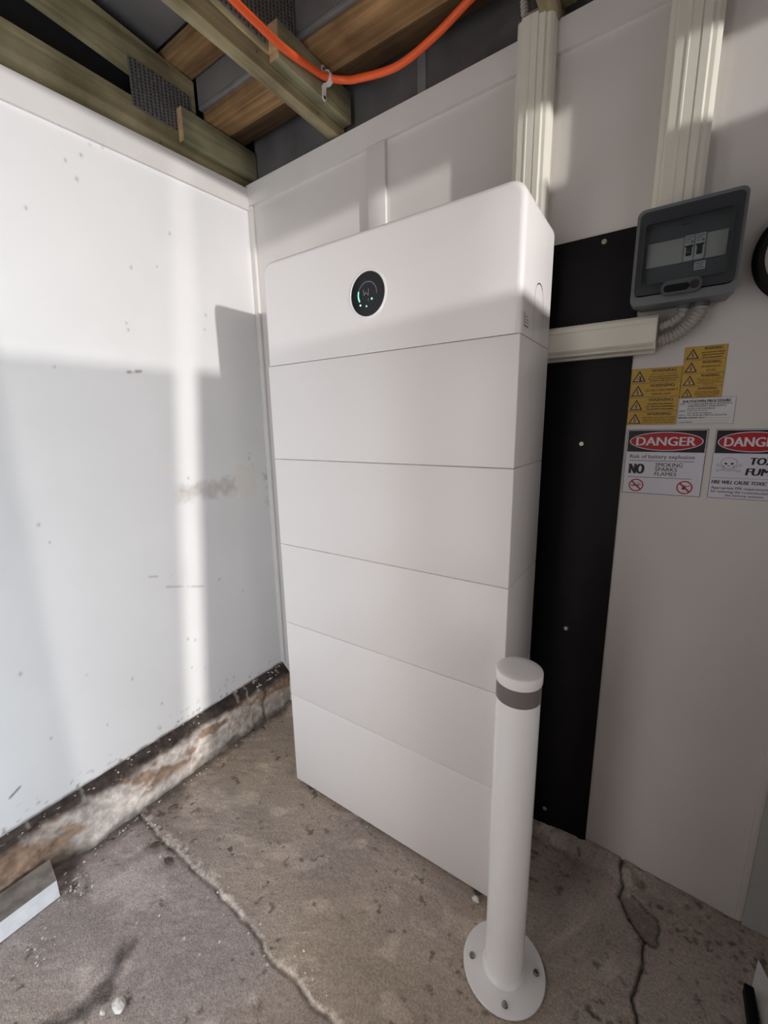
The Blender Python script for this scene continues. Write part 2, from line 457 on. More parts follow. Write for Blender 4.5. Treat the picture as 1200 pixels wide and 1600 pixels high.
    # rough mortar fillet along the foot of the back wall
    amp = np.interp(X, [0.3, 0.6, 0.77, 0.912, 1.27, 1.4], [0.02, 0.028, 0.030, 0.042, 0.012, 0.008])
    Z += amp * sstep(0.255, 0.298, Y + (fbm(X, Y, 30, 60) - 0.5) * 0.02)
    P = np.stack([X, Y, Z], -1)
    x0, x1, y0, y1 = xs[0], xs[-1], ys[0], ys[-1]
    b = base * 0.95
    ex = [([(-3, -7, -.001), (5, -7, -.001), (5, y0, -.001), (-3, y0, -.001)], b),
          ([(x1, y0, -.001), (5, y0, -.001), (5, y1, -.001), (x1, y1, -.001)], b),
          ([(-3, y0, -.001), (x0, y0, -.001), (x0, y1, -.001), (-3, y1, -.001)], b)]
    me = grid_mesh('floor', P, np.clip(K, 0.008, 0.75), ex)
    o = link('floor', me, M['floor']); tag(o, kind='structure')
build_floor()

# ------------------------------------------------------------------ setting: left wall, kerb
def build_wall_left():
    st = 0.004
    ys = np.arange(-0.90, YB + 0.001, st); zs = np.arange(0.205, 2.0651, st)
    Y, Z = np.meshgrid(ys, zs, indexing='ij')
    Xd = XL + (fbm(Y, Z, 2.5, 61) - 0.5) * 0.004 + (fbm(Y, Z, 14, 62) - 0.5) * 0.0008
    K = np.ones(Y.shape + (3,))
    K *= (0.965 + 0.07 * fbm(Y, Z, 3, 63))[..., None]
    n1 = fbm(Y, Z, 60, 64)
    def mark(amount, colour):
        nonlocal K
        a = np.clip(amount, 0, 1)[..., None]
        K = K * (1 - a) + np.array(colour) * a
    # grey-brown rub mark and the torn filler patch beside it
    rub = sstep(0.045, 0.010, np.abs(Z - (1.045 + 0.05 * (Y + 0.1))) + (fbm(Y, Z, 35, 65) - 0.5) * 0.06) * sstep(-0.13, -0.08, Y) * sstep(0.17, 0.12, Y)
    mark(0.55 * rub * (0.4 + n1), (0.55, 0.49, 0.43))
    pw = (fbm(Y, Z, 40, 66) - 0.5) * 0.05
    patch = inpoly(Y + pw, Z + pw, [(0.135, 1.125), (0.225, 1.135), (0.215, 1.0), (0.15, 0.985), (0.15, 1.04), (0.128, 1.06)])
    mark(patch * 0.9, (1.0, 0.97, 0.90)); Xd = Xd + patch * 0.0012
    pale = sstep(0.02, 0.0, np.abs(Z - 1.145) + (fbm(Y, Z, 30, 67) - .5) * 0.03) * sstep(-.17, -.13, Y) * sstep(-.05, -.09, Y)
    mark(pale * 0.6, (1.04, 1.02, 0.97))
    # specks and nicks
    specks = [(-0.085, 1.767), (-0.165, 1.742), (-0.189, 1.445), (-0.401, 1.436), (-0.497, 1.023), (-0.197, 1.563), (-0.199, 1.581), (-0.279, 1.926),
              (-0.405, 1.811), (-0.202, 2.035), (-0.234, 2.026), (-0.03, 1.877), (-0.128, 0.404), (-0.078, 0.377), (-0.103, 0.503), (0.01, 0.276),
              (0.04, 0.271), (-0.595, 0.633), (0.071, 1.655), (0.062, 1.607), (-0.48, 0.97), (-0.26, 1.99), (-0.30, 1.96), (0.21, 1.17), (0.205, 1.15),
              (-0.06, 1.10), (-0.09, 1.06), (-0.13, 0.52), (0.02, 0.70), (0.12, 0.62), (-0.45, 0.55), (-0.33, 0.47), (-0.56, 0.41), (-0.42, 0.36), (-0.25, 0.33)]
    for i, (a, b) in enumerate(specks):
        r = 0.0022 + 0.0014 * ((i * 37) % 10) / 10
        mark(np.exp(-(((Y - a) / r) ** 2 + ((Z - b) / (r * 1.5)) ** 2)) * 0.75, (0.36, 0.33, 0.31))
    def scratch(pts, w, amt, col):
        mark(np.exp(-(polydist(Y, Z, pts) / w) ** 2) * amt * sstep(.3, .55, fbm(Y, Z, 45, 68)), col)
    scratch([(-0.234, .792), (-.16, .771)], 0.0025, 0.9, (0.5, 0.47, 0.45))
    scratch([(-0.183, .739), (-.047, .695)], 0.0025, 0.9, (0.5, 0.47, 0.45))
    scratch([(-0.214, 1.440), (-.175, 1.446)], 0.0035, 1.2, (0.35, 0.31, 0.29))
    scratch([(-0.667, .302), (-.645, .316)], 0.0026, 1.2, (0.22, 0.2, 0.2))
    # grime specks along the foot of the sheet and flaking at the corner
    foot = sstep(0.08, 0.0, Z - 0.205) * sstep(0.66, 0.73, fbm(Y, Z, 75, 69))
    mark(foot * 0.6, (0.25, 0.22, 0.2))
    mark(sstep(0.012, 0.0, Z - 0.205 + (fbm(Y, Z, 30, 70) - .5) * 0.012) * 0.85, (0.16, 0.13, 0.11))
    corner = sstep(0.05, 0.0, YB - Y) * sstep(0.14, 0.03, np.abs(Z - 1.05)) * sstep(0.52, 0.62, fbm(Y, Z, 50, 71))
    mark(corner * 0.75, (0.42, 0.38, 0.35))
    P = np.stack([Xd, Y, Z], -1)
    ex = [([(XL, YF, .205), (XL, -0.90, .205), (XL, -0.90, 2.065), (XL, YF, 2.065)], (1, 1, 1)),
          ([(XL, YF, 2.045), (XL, YB, 2.045), (XL, YB, 2.055), (XL, YF, 2.055)], (1, 1, 1)),
          ([(XL - .03, YF, .205), (XL - .03, YB, .205), (XL - .03, YB, 2.055), (XL - .03, YF, 2.055)], (1, 1, 1)),
          ([(XL - .03, YF, 2.055), (XL - .03, YB, 2.055), (XL, YB, 2.055), (XL, YF, 2.055)], (1, 1, 1)),
          ([(XL - .03, YF, .205), (XL, YF, .205), (XL, YF, 2.055), (XL - .03, YF, 2.055)], (1, 1, 1)),
          ([(XL - .03, YF, .205), (XL - .03, YB, .205), (XL, YB, .205), (XL, YF, .205)], (1, 1, 1))]
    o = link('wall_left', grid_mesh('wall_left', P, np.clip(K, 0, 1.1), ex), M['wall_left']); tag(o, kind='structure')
build_wall_left()

def build_kerb():
    ys = np.arange(-0.95, 0.3301, 0.004)
    prof = [(-0.400, 0.210), (-0.385, 0.2065), (-0.378, 0.204), (-0.372, 0.198), (-0.366, 0.188), (-0.362, 0.176), (-0.361, 0.160)]
    prof += [(-0.361 - 0.004 * k / 30, 0.160 - 0.168 * k / 30) for k in range(1, 31)]
    # resample the profile finely
    pr = np.array(prof); s = np.r_[0, np.cumsum(np.hypot(*np.diff(pr, axis=0).T))]
    t = np.linspace(0, s[-1], 64)
    px = np.interp(t, s, pr[:, 0]); pz = np.interp(t, s, pr[:, 1])
    Yg, Tg = np.meshgrid(ys, np.arange(64), indexing='ij')
    Px = px[Tg]; Pz = pz[Tg]
    face = sstep(0.20, 0.165, Pz)
    n = fbm(Yg, Pz, 14, 81); n2 = fbm(Yg, Pz, 45, 82)
    Px = Px + face * ((n - 0.5) * 0.016 + (n2 - 0.5) * 0.007) + face * 0.02 * sstep(0.10, 0.28, Yg) - face * 0.02 * sstep(-0.52, -0.62, Yg)
    Px = np.maximum(Px, -0.395)
    pale = np.array([0.70, 0.62, 0.555]); brown = np.array([0.26, 0.15, 0.085]); dark = np.array([0.055, 0.042, 0.036]); grey = np.array([0.33, 0.27, 0.22])
    K = np.ones(Px.shape + (3,)) * pale * (0.65 + 0.7 * n)[..., None]
    def mixc(a, c):
        nonlocal K
        a = np.clip(a, 0, 1)[..., None]; K = K * (1 - a) + c * a
    far = sstep(-0.10, 0.16, Yg)
    mixc(far * 0.7, grey * (0.6 + 0.8 * n2)[..., None])
    near = sstep(-0.50, -0.62, Yg)
    mixc(near * 0.65, grey * 0.8)
    rust = sstep(0.50, 0.62, fbm(Yg * 0.7, Pz, 15, 84)) * sstep(0.03, 0.07, Pz)
    mixc(rust * 0.8, brown * (0.6 + 0.9 * n2)[..., None])
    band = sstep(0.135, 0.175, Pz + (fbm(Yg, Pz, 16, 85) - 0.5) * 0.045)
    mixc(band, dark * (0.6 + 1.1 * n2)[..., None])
    flk = sstep(0.64, 0.70, fbm(Yg, Px * 2 + Pz, 60, 86)) * (sstep(0.0, 0.2, Yg) * 0.9 + 0.35) * band
    mixc(flk, np.array([0.50, 0.45, 0.41]))
    low = sstep(0.03, 0.002, Pz + (n - 0.5) * 0.03)
    mixc(low * 0.6, dark)
    crk = np.exp(-(polydist(Yg, Pz, [(0.15, 0.18), (0.17, 0.13), (0.15, 0.08), (0.16, 0.0)]) / 0.006) ** 2)
    mixc(crk * 0.8, dark)
    P = np.stack([Px, Yg, Pz], -1)
    ex = [([(-0.361, YF, -.008), (-0.361, -0.95, -.008), (-0.361, -0.95, .165), (-0.361, YF, .165)], grey),
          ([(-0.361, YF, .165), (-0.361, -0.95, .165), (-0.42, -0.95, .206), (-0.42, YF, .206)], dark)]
    me = grid_mesh('concrete_kerb', P, np.clip(K, 0.01, 0.8), ex)
    o = link('trim_1', me, M['kerb']); tag(o, kind='structure')
build_kerb()

# ------------------------------------------------------------------ setting: back wall
wb = empty('wall_back', (0.75, YB, 0)); tag(wb, kind='structure')
def slab(name, x0, x1, y0, y1, zb0, zb1, zt0, zt1, m, parent):
    """box whose bottom and top heights run linearly from x0 to x1"""
    bm = bmesh.new()
    v = [bm.verts.new(p) for p in ((x0, y0, zb0), (x1, y0, zb1), (x1, y1, zb1), (x0, y1, zb0), (x0, y0, zt0), (x1, y0, zt1), (x1, y1, zt1), (x0, y1, zt0))]
    for f in ((0, 1, 2, 3), (4, 5, 6, 7), (0, 1, 5, 4), (1, 2, 6, 5), (2, 3, 7, 6), (3, 0, 4, 7)): bm.faces.new([v[i] for i in f])
    return bmobj(name, bm, m, parent)
ztop = lambda x: 2.138 + 0.014 * (x + .38)
zbat = lambda x: 2.070 + 0.018 * (x + .38)
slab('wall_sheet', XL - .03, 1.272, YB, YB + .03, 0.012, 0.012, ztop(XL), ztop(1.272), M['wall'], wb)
slab('wall_sheet', 1.276, XR + .1, YB - 0.004, YB + .03, 0.003, 0.003, ztop(1.276), ztop(XR), M['wall_side'], wb)
slab('top_batten', XL, XR, YB - .012, YB, zbat(XL), zbat(XR), ztop(XL), ztop(XR), M['trim'], wb)
boxobj('upright_batten', 0.168, 0.232, YB - .012, YB, 0.5, zbat(0.2) - 0.0005, M['trim'], wb, 0.0015)
boxobj('joint_strip', 1.262, 1.276, YB - .0055, YB - .0001, 0.02, 2.08, M['wall'], wb, 0.002)
cb = boxobj('trim_2', XL, XL + .024, YB - .012, YB, 0.215, zbat(XL) - 0.001, M['trim'], None, 0.002); tag(cb, kind='structure')
bl = bmesh.new()
zs_ = lambda y, b: b + 0.036 * (y - 0.29)
prism(bl, [(YF, zs_(YF, 2.056)), (YB - .0005, zs_(YB, 2.056)), (YB - .0005, zs_(YB, 2.127)), (YF, zs_(YF, 2.127))], XL, XL + .010, 'x')
tag(bmobj('trim_3', bl, M['trim']), kind='structure')

# unseen right wall, openings shaped for the sun patches; front wall added to shade
wr = empty('wall_right', (XR, -0.6, 0)); tag(wr, kind='structure')
for (y0, y1, z0, z1) in ((-0.075, YB, 0, 1.885), (0.17, YB, 1.885, 2.5), (-0.33, 0.17, 2.035, 2.5), (YF, -0.33, 2.30, 2.5), (YF, -1.50, 0, 2.30)):
    boxobj('wall_panel', XR, XR + .05, y0, y1, z0, z1, M['wall_dull'], wr)
bm = bmesh.new(); prism(bm, ((-0.751, 0), (-0.075, 0), (-0.075, 1.58), (-0.616, 1.58)), XR, XR + .05, 'x'); bmobj('wall_panel', bm, M['wall_dull'], wr)
boxobj('shade_block', 1.42, XR, -0.36, -0.08, 0, 1.15, M['wall_dull'], wr)  # unseen block added to keep side daylight off the lower right
# added panes, tinted to dim the sun and leave one bright upright strip
for name, panes in (('sun_filter_1', ((((-1.50, 1.583), (-0.700, 1.583), (-0.639, 2.30), (-1.50, 2.30)), 'filter_mid'), (((-1.50, 0), (-0.834, 0), (-0.700, 1.577), (-1.50, 1.577)), 'filter_dark'), (((-0.832, 0), (-0.752, 0), (-0.557, 2.30), (-0.637, 2.30)), 'clear'))),
                    ('sun_filter_2', ((((-0.614, 1.582), (-0.345, 1.582), (-0.345, 2.30), (-0.554, 2.30)), 'filter_mid'),))):
    w_ = empty(name, (XR, panes[0][0][0][0], panes[0][0][0][1])); tag(w_, kind='structure')
    for pts, m_ in panes:
        bm = bmesh.new(); prism(bm, pts, XR + .02, XR + .024, 'x'); bmobj('sun_filter_pane', bm, M[m_], w_)
wf = empty('added_front_wall', (1.2, YF, 0)); tag(wf, kind='structure')
boxobj('wall_panel', 0.58, XR, -1.20, -1.15, 0, 2.5, M['wall_dull'], wf)  # added partition, holds the front daylight off the right side
boxobj('door_lintel', XL - .05, 0.58, -1.20, -1.15, 2.14, 2.5, M['wall_dull'], wf)

# roof: metal sheet with low ribs, grey sheet standing behind the wall top
rf = bmesh.new()
zr = lambda y: 2.418 - 0.08 * (y - 0.07)
prof = []
y = YF - 0.25
while y < 0.40:
    for dy, dz in ((0, 0), (0.150, 0), (0.162, 0.022), (0.180, 0.022), (0.192, 0)):
        prof.append((y + dy, zr(y + dy) + dz))
    y += 0.192
up_ = [(a, b + 0.004) for a, b in prof]
prism(rf, prof + up_[::-1], XL - 0.35, XR + 0.1, 'x')
tag(bmobj('ceiling', rf, M['roof']), kind='structure')
fa = empty('trim_4', (0.7, 0.35, 2.1)); tag(fa, kind='structure')
boxobj('fascia_sheet', -0.375, 0.322, 0.340, 0.352, 2.05, 2.40, M['fascia'], fa)
boxobj('fascia_sheet', 0.330, XR, 0.340, 0.352, 2.05, 2.40, M['fascia'], fa)
boxobj('joint_cover', 0.315, 0.341, 0.335, 0.340, 2.05, 2.40, M['lip'], fa)
boxobj('fascia_sheet', XL - .35, -0.39, 0.352, 0.362, 2.0, 2.42, M['tooth'], fa)
boxobj('fascia_sheet', XL - .10, XL - .09, YF, 0.352, 2.0, 2.46, M['tooth'], fa)

# ------------------------------------------------------------------ roof timbers
def nail_plate(parent, x, y0, y1, z0, z1):
    """toothed connector plate lying on the +x face of a truss: thin plate with rows of punched slots"""
    bm = bmesh.new(); box(bm, x, x + .0015, y0, y1, z0, z1)
    p = bmobj('nail_plate', bm, M['plate'], parent)
    bm = bmesh.new()
    ny = int((y1 - y0) / 0.0125); nz = int((z1 - z0) / 0.0085)
    for i in range(ny):
        for k in range(nz):
            yy = y0 + 0.006 + i * (y1 - y0 - .006) / ny; zz = z0 + 0.003 + k * (z1 - z0 - .003) / nz + (0.003 if i % 2 else 0)
            if zz + .005 > z1: continue
            # slot bent outward: a small dark wedge
            a = [bm.verts.new(c) for c in ((x + .0016, yy, zz), (x + .0016, yy + .0045, zz), (x + .0016, yy + .0045, zz + .0055), (x + .0016, yy, zz + .0055), (x + .0035, yy + .0022, zz + .001))]
            for f in ((0, 1, 4), (1, 2, 4), (2, 3, 4), (3, 0, 4)): bm.faces.new([a[j] for j in f])
    t = bmobj('plate_teeth', bm, M['tooth'], p); t['kind'] = 'stuff'
    return p

def truss(x0, x1, zb, cleat, label, plate, hb=0.065):
    t = empty('roof_truss', ((x0 + x1) / 2, 0.0, zb)); tag(t, label, 'roof truss', 'roof trusses')
    bm = bmesh.new(); box(bm, x0, x1, YF, 0.325, zb, zb + hb, 0.003)
    bmobj('bottom_chord', bm, M['treated'], t, 40)
    zc = lambda y: 2.287 - 0.08 * y
    bm = bmesh.new()
    prism(bm, [(YF, zc(YF)), (0.118, zc(0.118)), (0.118, zc(0.118) + .092), (YF, zc(YF) + .092)], x0, x1, 'x')
    bmesh.ops.bevel(bm, geom=list(bm.edges), offset=0.003, segments=2, affect='EDGES')
    bmobj('top_chord', bm, M['treated'], t, 40)
    nail_plate(t, x1, plate[0], plate[1], plate[2], plate[3])
    c0, c1, w, z0, z1 = cleat
    bm = bmesh.new(); box(bm, x1 + .0005, x1 + w, c0, c1, z0, z1, 0.002)
    c = bmobj('cleat_block', bm, M['treated_cleat'], t, 40)
    boxobj('sawn_end', x1 + .001, x1 + w - .0005, c0 - .0006, c0 - .0001, z0 + .001, z1 - .001, M['endgrain'], c)
    boxobj('web_post', x0, x1, 0.07, 0.118, zb + hb + .001, zc(0.118) - .002, M['treated'], t)
    for (py, pz) in ((-0.02, zb + .03), (0.20, zb + .012)):
        bm = bmesh.new(); tube(bm, [(x1 - .001, py, pz), (x1 + .0012, py, pz)], 0.0035, 8); bmobj('nail_head', bm, M['steel'], t)
    return t
truss(-0.432, -0.392, 2.105, (0.045, 0.335, 0.026, 2.165, 2.258), 'green treated timber roof truss lying along the top of the left wall', (-0.095, 0.100, 2.195, 2.318), 0.115)
truss(0.022, 0.060, 2.150, (0.020, 0.312, 0.036, 2.176, 2.258), 'green treated timber roof truss carrying the orange conduit', (-0.30, 0.1185, 2.212, 2.376))
truss(0.672, 0.708, 2.150, (0.020, 0.300, 0.030, 2.176, 2.258), 'green treated timber roof truss ending behind the cream cable duct', (-0.10, 0.1185, 2.195, 2.318))

p = boxobj('roof_purlin', XL - .3, XR, 0.027, 0.118, 2.376, 2.412, M['purlin'], None, 0.003)
tag(p, 'orange-brown roof purlin crossing the treated trusses, farther from the back wall', 'purlin', 'roof purlins')
p = boxobj('roof_purlin', XL - .008, XR, 0.139, 0.231, 2.2625, 2.390, M['purlin'], None, 0.003)
tag(p, 'wide orange-brown knotted roof purlin nearest the back wall', 'purlin', 'roof purlins')
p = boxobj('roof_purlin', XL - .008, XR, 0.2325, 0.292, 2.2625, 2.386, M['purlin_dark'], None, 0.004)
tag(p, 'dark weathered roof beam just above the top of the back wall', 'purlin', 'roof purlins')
p = boxobj('metal_flashing', XL - .008, XR, 0.124, 0.1385, 2.292, 2.304, M['lip'], None, 0.002)
boxobj('flashing_upstand', XL - .008, XR, 0.124, 0.1265, 2.304, 2.402, M['roof'], p)
tag(p, 'thin grey metal flashing strip running along the knotted brown purlin', 'flashing')

# orange conduit and its saddle clip
pts = [(0.135, -0.62, 2.205), (0.115, -0.35, 2.195), (0.112, -0.13, 2.188), (0.112, -0.06, 2.187), (0.111, 0.016, 2.189), (0.111, 0.107, 2.203),
       (0.113, 0.176, 2.216), (0.150, 0.212, 2.214), (0.200, 0.214, 2.199), (0.322, 0.213, 2.176), (0.430, 0.210, 2.190), (0.530, 0.205, 2.219), (0.66, 0.19, 2.246), (0.85, 0.17, 2.252)]
bm = bmesh.new(); tube(bm, spline(pts, 150), 0.0088, 14)
tag(bmobj('orange_conduit', bm, M['orange'], None, 60), 'bright orange electrical conduit looping under the roof timbers', 'conduit')

def saddle(y, zc, x):
    """half saddle clip: arched strap around the conduit and two drilled lugs"""
    t = empty('saddle_clip', (x, y, zc)); tag(t, 'pale grey saddle clip holding the orange conduit to the truss', 'clip')
    w = 0.015; th = 0.0026; R = 0.0135
    prof = [(x, zc + 0.030), (x, zc + 0.016)]
    out = [(x + th, zc + 0.030), (x + th, zc + 0.0175)]
    n = 12
    arc_i = [(x + .0155 + R * math.cos(a), zc + R * math.sin(a)) for a in [PI * 0.70 - PI * 1.40 * k / n for k in range(n + 1)]]
    arc_o = [(x + .0155 + (R + th) * math.cos(a), zc + (R + th) * math.sin(a)) for a in [PI * 0.70 - PI * 1.40 * k / n for k in range(n + 1)]]
    low_i = [(x, zc - 0.016), (x, zc - 0.042)]
    low_o = [(x + th, zc - 0.0175), (x + th, zc - 0.042)]
    a = prof + arc_i + low_i; b = out + arc_o + low_o
    bm = bmesh.new()
    rings = []
    for (p1, p2) in zip(a, b):
        rings.append([bm.verts.new((p1[0], y - w / 2, p1[1])), bm.verts.new((p1[0], y + w / 2, p1[1])), bm.verts.new((p2[0], y + w / 2, p2[1])), bm.verts.new((p2[0], y - w / 2, p2[1]))])
    for A, B in zip(rings, rings[1:]):
        for k in range(4): bm.faces.new((A[k], A[(k + 1) % 4], B[(k + 1) % 4], B[k]))
    bm.faces.new(rings[0]); bm.faces.new(rings[-1])
    bmobj('strap', bm, M['saddle'], t, 50)
    for zz in (zc + 0.028, zc - 0.040):
        bm = bmesh.new(); tube(bm, [(x + .0001, y, zz), (x + .003, y, zz)], 0.0085, 16)
        l = bmobj('lug', bm, M['saddle'], t, 50)
        bm = bmesh.new(); tube(bm, [(x + .0031, y, zz), (x + .0042, y, zz)], 0.0040, 12)
        bmobj('screw_head', bm, M['dark_mark'], l)
saddle(0.186, 2.218, 0.0965)

# ------------------------------------------------------------------ cream cable ducts
def duct_profile(w, d):
    """half outline of the moulded cover, (across, depth)"""
    return [(0, 0), (0, d * .60), (w * .035, d * .72), (w * .10, d * .80), (w * .13, d * .80), (w * .17, d * .96), (w * .36, d * .97), (w * .375, d * 1.0), (w * .41, d * 1.0),
            (w * .425, d * .97), (w * .60, d * .96), (w * .605, d * .91), (w * .635, d * .91), (w * .64, d * .96), (w * .78, d * .95), (w * .82, d * .82), (w * .90, d * .80),
            (w * .965, d * .70), (w, d * .58), (w, 0)]
def upright_duct(x0, x1, z0, z1, d, label, endcap=False):
    t = empty('cable_duct', ((x0 + x1) / 2, YB, z0)); tag(t, label, 'cable duct', 'upright cream cable ducts')
    pr = [(x0 + a, YB - 0.0125 - b) for a, b in duct_profile(x1 - x0, d - .0125)]
    bm = bmesh.new(); prism(bm, pr, z0, z1, 'z')
    bmobj('duct_cover', bm, M['cream'], t, 30)
    boxobj('duct_base', x0 + .004, x1 - .004, YB - .0124, YB - .0002, z0, 2.07 if z1 > 2.07 else z1, M['cream'], t)
    if endcap:
        bm = bmesh.new()
        n = 16
        pr2 = [(x0 + a, YB - 0.0125 - b) for a, b in [(0, 0), (0, d * .5), (.004, d * .66), (.014, d * .80), (x1 - x0 - .014, d * .80), (x1 - x0 - .004, d * .66), (x1 - x0, d * .5), (x1 - x0, 0)]]
        A = [bm.verts.new((q[0], q[1], z1 - .0005)) for q in pr2]
        cx = (x0 + x1) / 2
        B = [bm.verts.new((cx + (q[0] - cx) * .93, YB - .0125 + (q[1] - YB + .0125) * .86, z1 + .007)) for q in pr2]
        for i in range(len(A)): bm.faces.new((A[i], A[(i + 1) % len(A)], B[(i + 1) % len(A)], B[i]))
        bm.faces.new(B)
        bmobj('end_cap', bm, M['cream'], t, 40)
upright_duct(0.620, 0.703, 1.697, 2.158, 0.056, 'cream ribbed upright cable duct rising from behind the white battery tower', True)
upright_duct(0.922, 1.010, 1.690, 2.30, 0.056, 'cream ribbed upright cable duct rising from the grey breaker box')
# horizontal duct across the black sheet
hd = empty('cable_duct', (0.84, 0.29, 1.455)); tag(hd, 'short cream horizontal cable duct crossing the black backing sheet', 'cable duct')
bm = bmesh.new()
z0, z1, yb, dd = 1.417, 1.496, 0.2908, 0.0493
prism(bm, [(yb, z0), (yb - dd * .35, z0), (yb - dd * .42, z0 + .004), (yb - dd * .80, z0 + .007), (yb - dd * .86, z0 + .012), (yb - dd * .90, z0 + .013), (yb - dd, z0 + .019),
           (yb - dd, z0 + .056), (yb - dd * .97, z0 + .057), (yb - dd * .97, z0 + .059), (yb - dd, z0 + .060), (yb - dd * .96, z0 + .069), (yb - dd * .86, z0 + .071), (yb - dd * .80, z1 - .004), (yb - dd * .5, z1), (yb, z1)], 0.690, 0.955, 'x')
bmobj('duct_cover', bm, M['cream'], hd, 30)
boxobj('end_rim', 0.9551, 0.9565, yb - .046, yb - .002, z0 + .004, z1 - .004, M['cream'], hd)

# black backing sheet with screws
bs = empty('backing_sheet', (0.62, YB - .004, 0.04)); tag(bs, 'tall matt black backing sheet screwed to the wall behind the battery', 'backing sheet')
boxobj('sheet', 0.33, 0.912, YB - .0062, YB - .0002, 0.014, 1.693, M['black'], bs, 0.0006, 1)
for x, z in ((0.832, 1.676), (0.817, 1.214), (0.814, 0.702), (0.793, 0.084)):
    bm = bmesh.new(); tube(bm, [(x, YB - .0061, z), (x, YB - .0085, z)], [0.0062, 0.0048], 14)
    s = bmobj('screw', bm, M['screw'], bs, 30)
    boxobj('screw_slot', x - .0026, x + .0026, YB - .0089, YB - .00855, z - .0006, z + .0006, M['dark_mark'], s)

# cables rising out of the top of the first upright duct
def flex_tube(name, pts, r, label, mat_, pitch=0.0072, n=18, group=None, amp=0.15):
    dense = spline(pts, 400)
    cum = [0.0]
    for a_, b_ in zip(dense, dense[1:]): cum.append(cum[-1] + (b_ - a_).length)
    k = int(cum[-1] / pitch) * 8
    A_ = np.array([tuple(p_) for p_ in dense]); t_ = np.linspace(0, cum[-1], k + 1)
    pth = np.stack([np.interp(t_, cum, A_[:, j]) for j in range(3)], -1)
    R = [r * (1 + amp * math.sin(2 * PI * i / 8)) for i in range(k + 1)]
    bm = bmesh.new(); tube(bm, pth, R, n)
    o = bmobj(name, bm, mat_, None, 70)
    return tag(o, label, 'conduit', group)
flex_tube('corrugated_conduit', [(0.640, 0.272, 2.155), (0.634, 0.272, 2.175), (0.630, 0.270, 2.22), (0.640, 0.262, 2.258)], 0.009, 'grey corrugated conduit leaving the top of the upright cream duct', M['flex'])
bm = bmesh.new(); tube(bm, spline([(0.621, 0.300, 2.160), (0.617, 0.300, 2.19), (0.612, 0.300, 2.256), (0.60, 0.300, 2.262)], 20), 0.0045, 8)
bm2 = None
tag(bmobj('black_cable', bm, M['cable_black'], None, 60), 'thin black cable rising beside the top of the cream duct', 'cable')

# ------------------------------------------------------------------ battery tower
bt = empty('battery_tower', (W / 2, D / 2, 0.0))
tag(bt, 'tall white stacked home battery with round black display', 'battery')
# inverter module
bm = bmesh.new(); box(bm, 0, W, 0, D, S1 + .0005, 1.7205)
top = [e for e in bm.edges if all(abs(v.co.z - 1.7205) < 1e-5 for v in e.verts) and abs(e.verts[0].co.x - e.verts[1].co.x) < 1e-5]
bmesh.ops.bevel(bm, geom=top, offset=0.034, segments=10, affect='EDGES', profile=0.5)
fr = [e for e in bm.edges if all(v.co.y < 1e-5 for v in e.verts) and not all(v.co.z < S1 + .001 for v in e.verts)]
bmesh.ops.bevel(bm, geom=fr, offset=0.013, segments=6, affect='EDGES', profile=0.5)
bk = [e for e in bm.edges if all(v.co.y > D - 1e-5 for v in e.verts) and not all(v.co.z < S1 + .001 for v in e.verts)]
bmesh.ops.bevel(bm, geom=bk, offset=0.006, segments=3, affect='EDGES', profile=0.5)
inv = bmobj('inverter_module', bm, M['battery'], bt, 35)
# display
DC = (0.366, 1.578)
def disc(bm, cx, cz, r, y0, y1, n=64):
    prism(bm, [(cx + r * math.cos(2 * PI * k / n), cz + r * math.sin(2 * PI * k / n)) for k in range(n)], y0, y1, 'y')
bm = bmesh.new()
n = 64
prof = [(0.0495, 0.001), (0.0500, -0.0016), (0.0515, -0.0022), (0.0540, -0.0014), (0.0575, 0.0006)]
rings = [[bm.verts.new((DC[0] + r * math.cos(2 * PI * k / n), yy, DC[1] + r * math.sin(2 * PI * k / n))) for k in range(n)] for r, yy in prof]
for A, B in zip(rings, rings[1:]):
    for k in range(n): bm.faces.new((A[k], A[(k + 1) % n], B[(k + 1) % n], B[k]))
bmobj('display_ring', bm, M['ring'], inv, 60)
bm = bmesh.new(); disc(bm, DC[0], DC[1], 0.0494, -0.0010, 0.003)
bmobj('display_screen', bm, M['glass_black'], inv, 30)
def arc_strip(bm, r0, r1, a0, a1, y, cx=DC[0], cz=DC[1], n=16):
    pr = [(cx + r0 * math.cos(a), cz + r0 * math.sin(a)) for a in [a0 + (a1 - a0) * k / n for k in range(n + 1)]]
    pr += [(cx + r1 * math.cos(a), cz + r1 * math.sin(a)) for a in [a1 + (a0 - a1) * k / n for k in range(n + 1)]]
    f = bm.faces.new([bm.verts.new((p[0], y, p[1])) for p in pr])
YS = -0.00125
R_ = math.radians
bm = bmesh.new(); arc_strip(bm, 0.0255, 0.0292, R_(162), R_(212), YS)
bmobj('display_arc', bm, M['led'], inv)
bm = bmesh.new(); arc_strip(bm, 0.0262, 0.0278, R_(-5), R_(160), YS)
bmobj('display_arc', bm, M['grey_mark'], inv)
def stroke(bm, pts, w, y):
    for (x0, z0), (x1, z1) in zip(pts, pts[1:]):
        d = Vector((x1 - x0, z1 - z0)).normalized(); nn = Vector((-d.y, d.x)) * (w / 2)
        bm.faces.new([bm.verts.new((a, y, b)) for a, b in ((x0 + nn.x, z0 + nn.y), (x1 + nn.x, z1 + nn.y), (x1 - nn.x, z1 - nn.y), (x0 - nn.x, z0 - nn.y))])
bm = bmesh.new()
gx, gz = DC[0] - 0.0115, DC[1] + 0.0035
stroke(bm, [(gx, gz + .008), (gx + .001, gz - .006), (gx + .007, gz + .001), (gx + .014, gz - .007), (gx + .0150, gz + .008)], 0.0017, YS)
